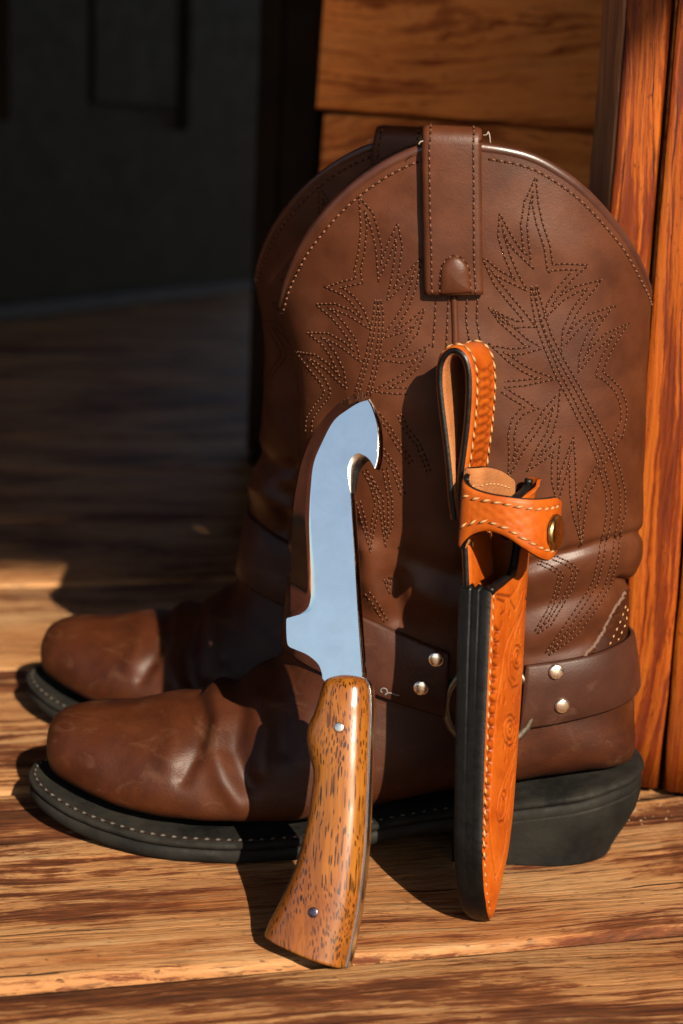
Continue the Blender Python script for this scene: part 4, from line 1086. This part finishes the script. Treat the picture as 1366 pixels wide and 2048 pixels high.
# black rim of the cut-away front layer
rimU = [(W0[i], us[i], Tn_[i]-.0012) for i in range(len(us)) if us[i] > UTH-.001]; rimU = [(a, b, c+DN[np.searchsorted(us, b)]*.35) for a, b, c in rimU]
rimU = resample(np.array(rimU), 70); V, F = tube(rimU, .0020, 8, (0,0,1)); mesh('throat_edge', V, F, M['black'], sheath)
# --- retaining strap with its snap
def wn(px, py, n): return spn_(px, py, n)[0]
RS = [((1014,958),(1012,1040),wn(1014,990,.0075)), ((993,943),(990,1040),wn(993,990,.0070)), ((970,935),(966,1044),wn(970,985,.0064)), ((950,934),(946,1056),wn(950,990,.0058)), ((936,939),(932,1074),.0010), ((926,949),(921,1090),-.0040),
 ((924,960),(916,1096),-.0075), ((932,971),(926,1083),-.0096), ((952,982),(946,1068),-.0105), ((980,990),(976,1062),-.0108), ((1012,995),(1012,1074),-.0100), ((1045,999),(1048,1096),-.0074), ((1076,1000),(1080,1114),-.002), ((1100,998),(1102,1120),.006), ((1116,996),(1112,1112),.0135),((1124,1000),(1118,1096),.0185)]
def s3(px, py, w): u, n = spw_(px, py, w); return np.array([w, u, n])
tp_ = cr([s3(*a, w_) for a, b, w_ in RS], 8); bt_ = cr([s3(*b, w_) for a, b, w_ in RS], 8); nst = len(tp_); nx_ = 22
mid_ = (tp_+bt_)/2; tg_ = np.gradient(mid_, axis=0); up_ = tp_-bt_; ov = np.cross(tg_, up_); ov /= np.linalg.norm(ov, axis=1)[:,None]
if ov[nst*2//3,0] > 0: ov = -ov
acc = Acc(); A = []; Bq = []
for i in range(nst):
    ra = []; rb = []
    for f in np.linspace(0, 1, nx_):
        p = bt_[i]+up_[i]*f; e = min(f, 1-f)*np.linalg.norm(up_[i]); rd = .0008*math.exp(-e/.0006)
        d = 0
        if .2 < f < .8 and 60 < i < 108: d = -.0003*max(0, math.sin(i*.75)*math.sin(f*26))
        ra.append(p+ov[i]*(.0-rd+d)); rb.append(p-ov[i]*(.0040-rd))
    A.append(ra); Bq.append(rb)
A = np.array(A); Bq = np.array(Bq)
acc.add(A.reshape(-1, 3), gridfaces(nst, nx_), 0); acc.add(Bq.reshape(-1, 3), gridfaces(nst, nx_, False, 0, True), 1)
for s in (0, nx_-1):
    bul = unit(up_.mean(0))*(.0005 if s else -.0005)
    E_ = np.stack([A[:,s], (A[:,s]+Bq[:,s])/2+bul, Bq[:,s]], 1); acc.add(E_.reshape(-1, 3), gridfaces(nst, 3), 2)
for e in (0, nst-1): acc.add(np.vstack([A[e], Bq[e][::-1]]), [tuple(range(2*nx_))], 2 if e == 0 else 0)
rst = acc.obj('retaining_strap', [M['orange'], M['suede'], M['black']], sheath)
acc = Acc()
for f0, f1 in ((.80, .86), (.30, .12)):
    ii = range(50, nst-6); Pq = np.array([bt_[i]+up_[i]*(f0+(f1-f0)*((i-50)/(nst-56))**1.)+ov[i]*.0001 for i in ii]); stitches(acc, Pq, ov[50:nst-6], .0046, .0058, .0014, .0008, False, slant=.26)
Pq = np.array([bt_[i]+up_[i]*.72-ov[i]*.0041 for i in range(4, 34)]); stitches(acc, Pq, -ov[4:34], .0042, .0036, .0011, .0008, False, slant=.2)
o = acc.obj('strap_stitching', [M['othread'], M['hole']], rst); o['kind'] = 'stuff'
i = nst-13; sp_ = bt_[i]+up_[i]*.44; V, F = dome(.0078, .0030, 32); mesh('snap_button', place(V, sp_, ov[i]), F, M['brass'], rst)
# ================================================================== crumbs on the floor
acc = Acc(); gx = np.random.default_rng(11)
for k in range(30):
    if k < 26: p = fl(gx.uniform(1255,1366), gx.uniform(1595,1650))
    else: p = fl(gx.uniform(20,1340), gx.uniform(1780,2020))
    l = gx.uniform(.0005,.0014); a = gx.uniform(0,6.28); t_ = np.array([math.cos(a), math.sin(a), .15]); b_ = np.array([-math.sin(a), math.cos(a), 0]); w2_ = l*gx.uniform(.25,.6)
    acc.add([p+t_*l, p-t_*l, p+b_*w2_, p-b_*w2_, p+np.array([0,0,l*.5]), p-np.array([0,0,.0003])], [(0,2,4),(2,1,4),(1,3,4),(3,0,4),(2,0,5),(1,2,5),(3,1,5),(0,3,5)])
o = acc.obj('wood_crumbs', M['debris'], None, False); tag(o, 'tiny pale wood crumbs scattered on the plank floor', 'crumbs', 'stuff')
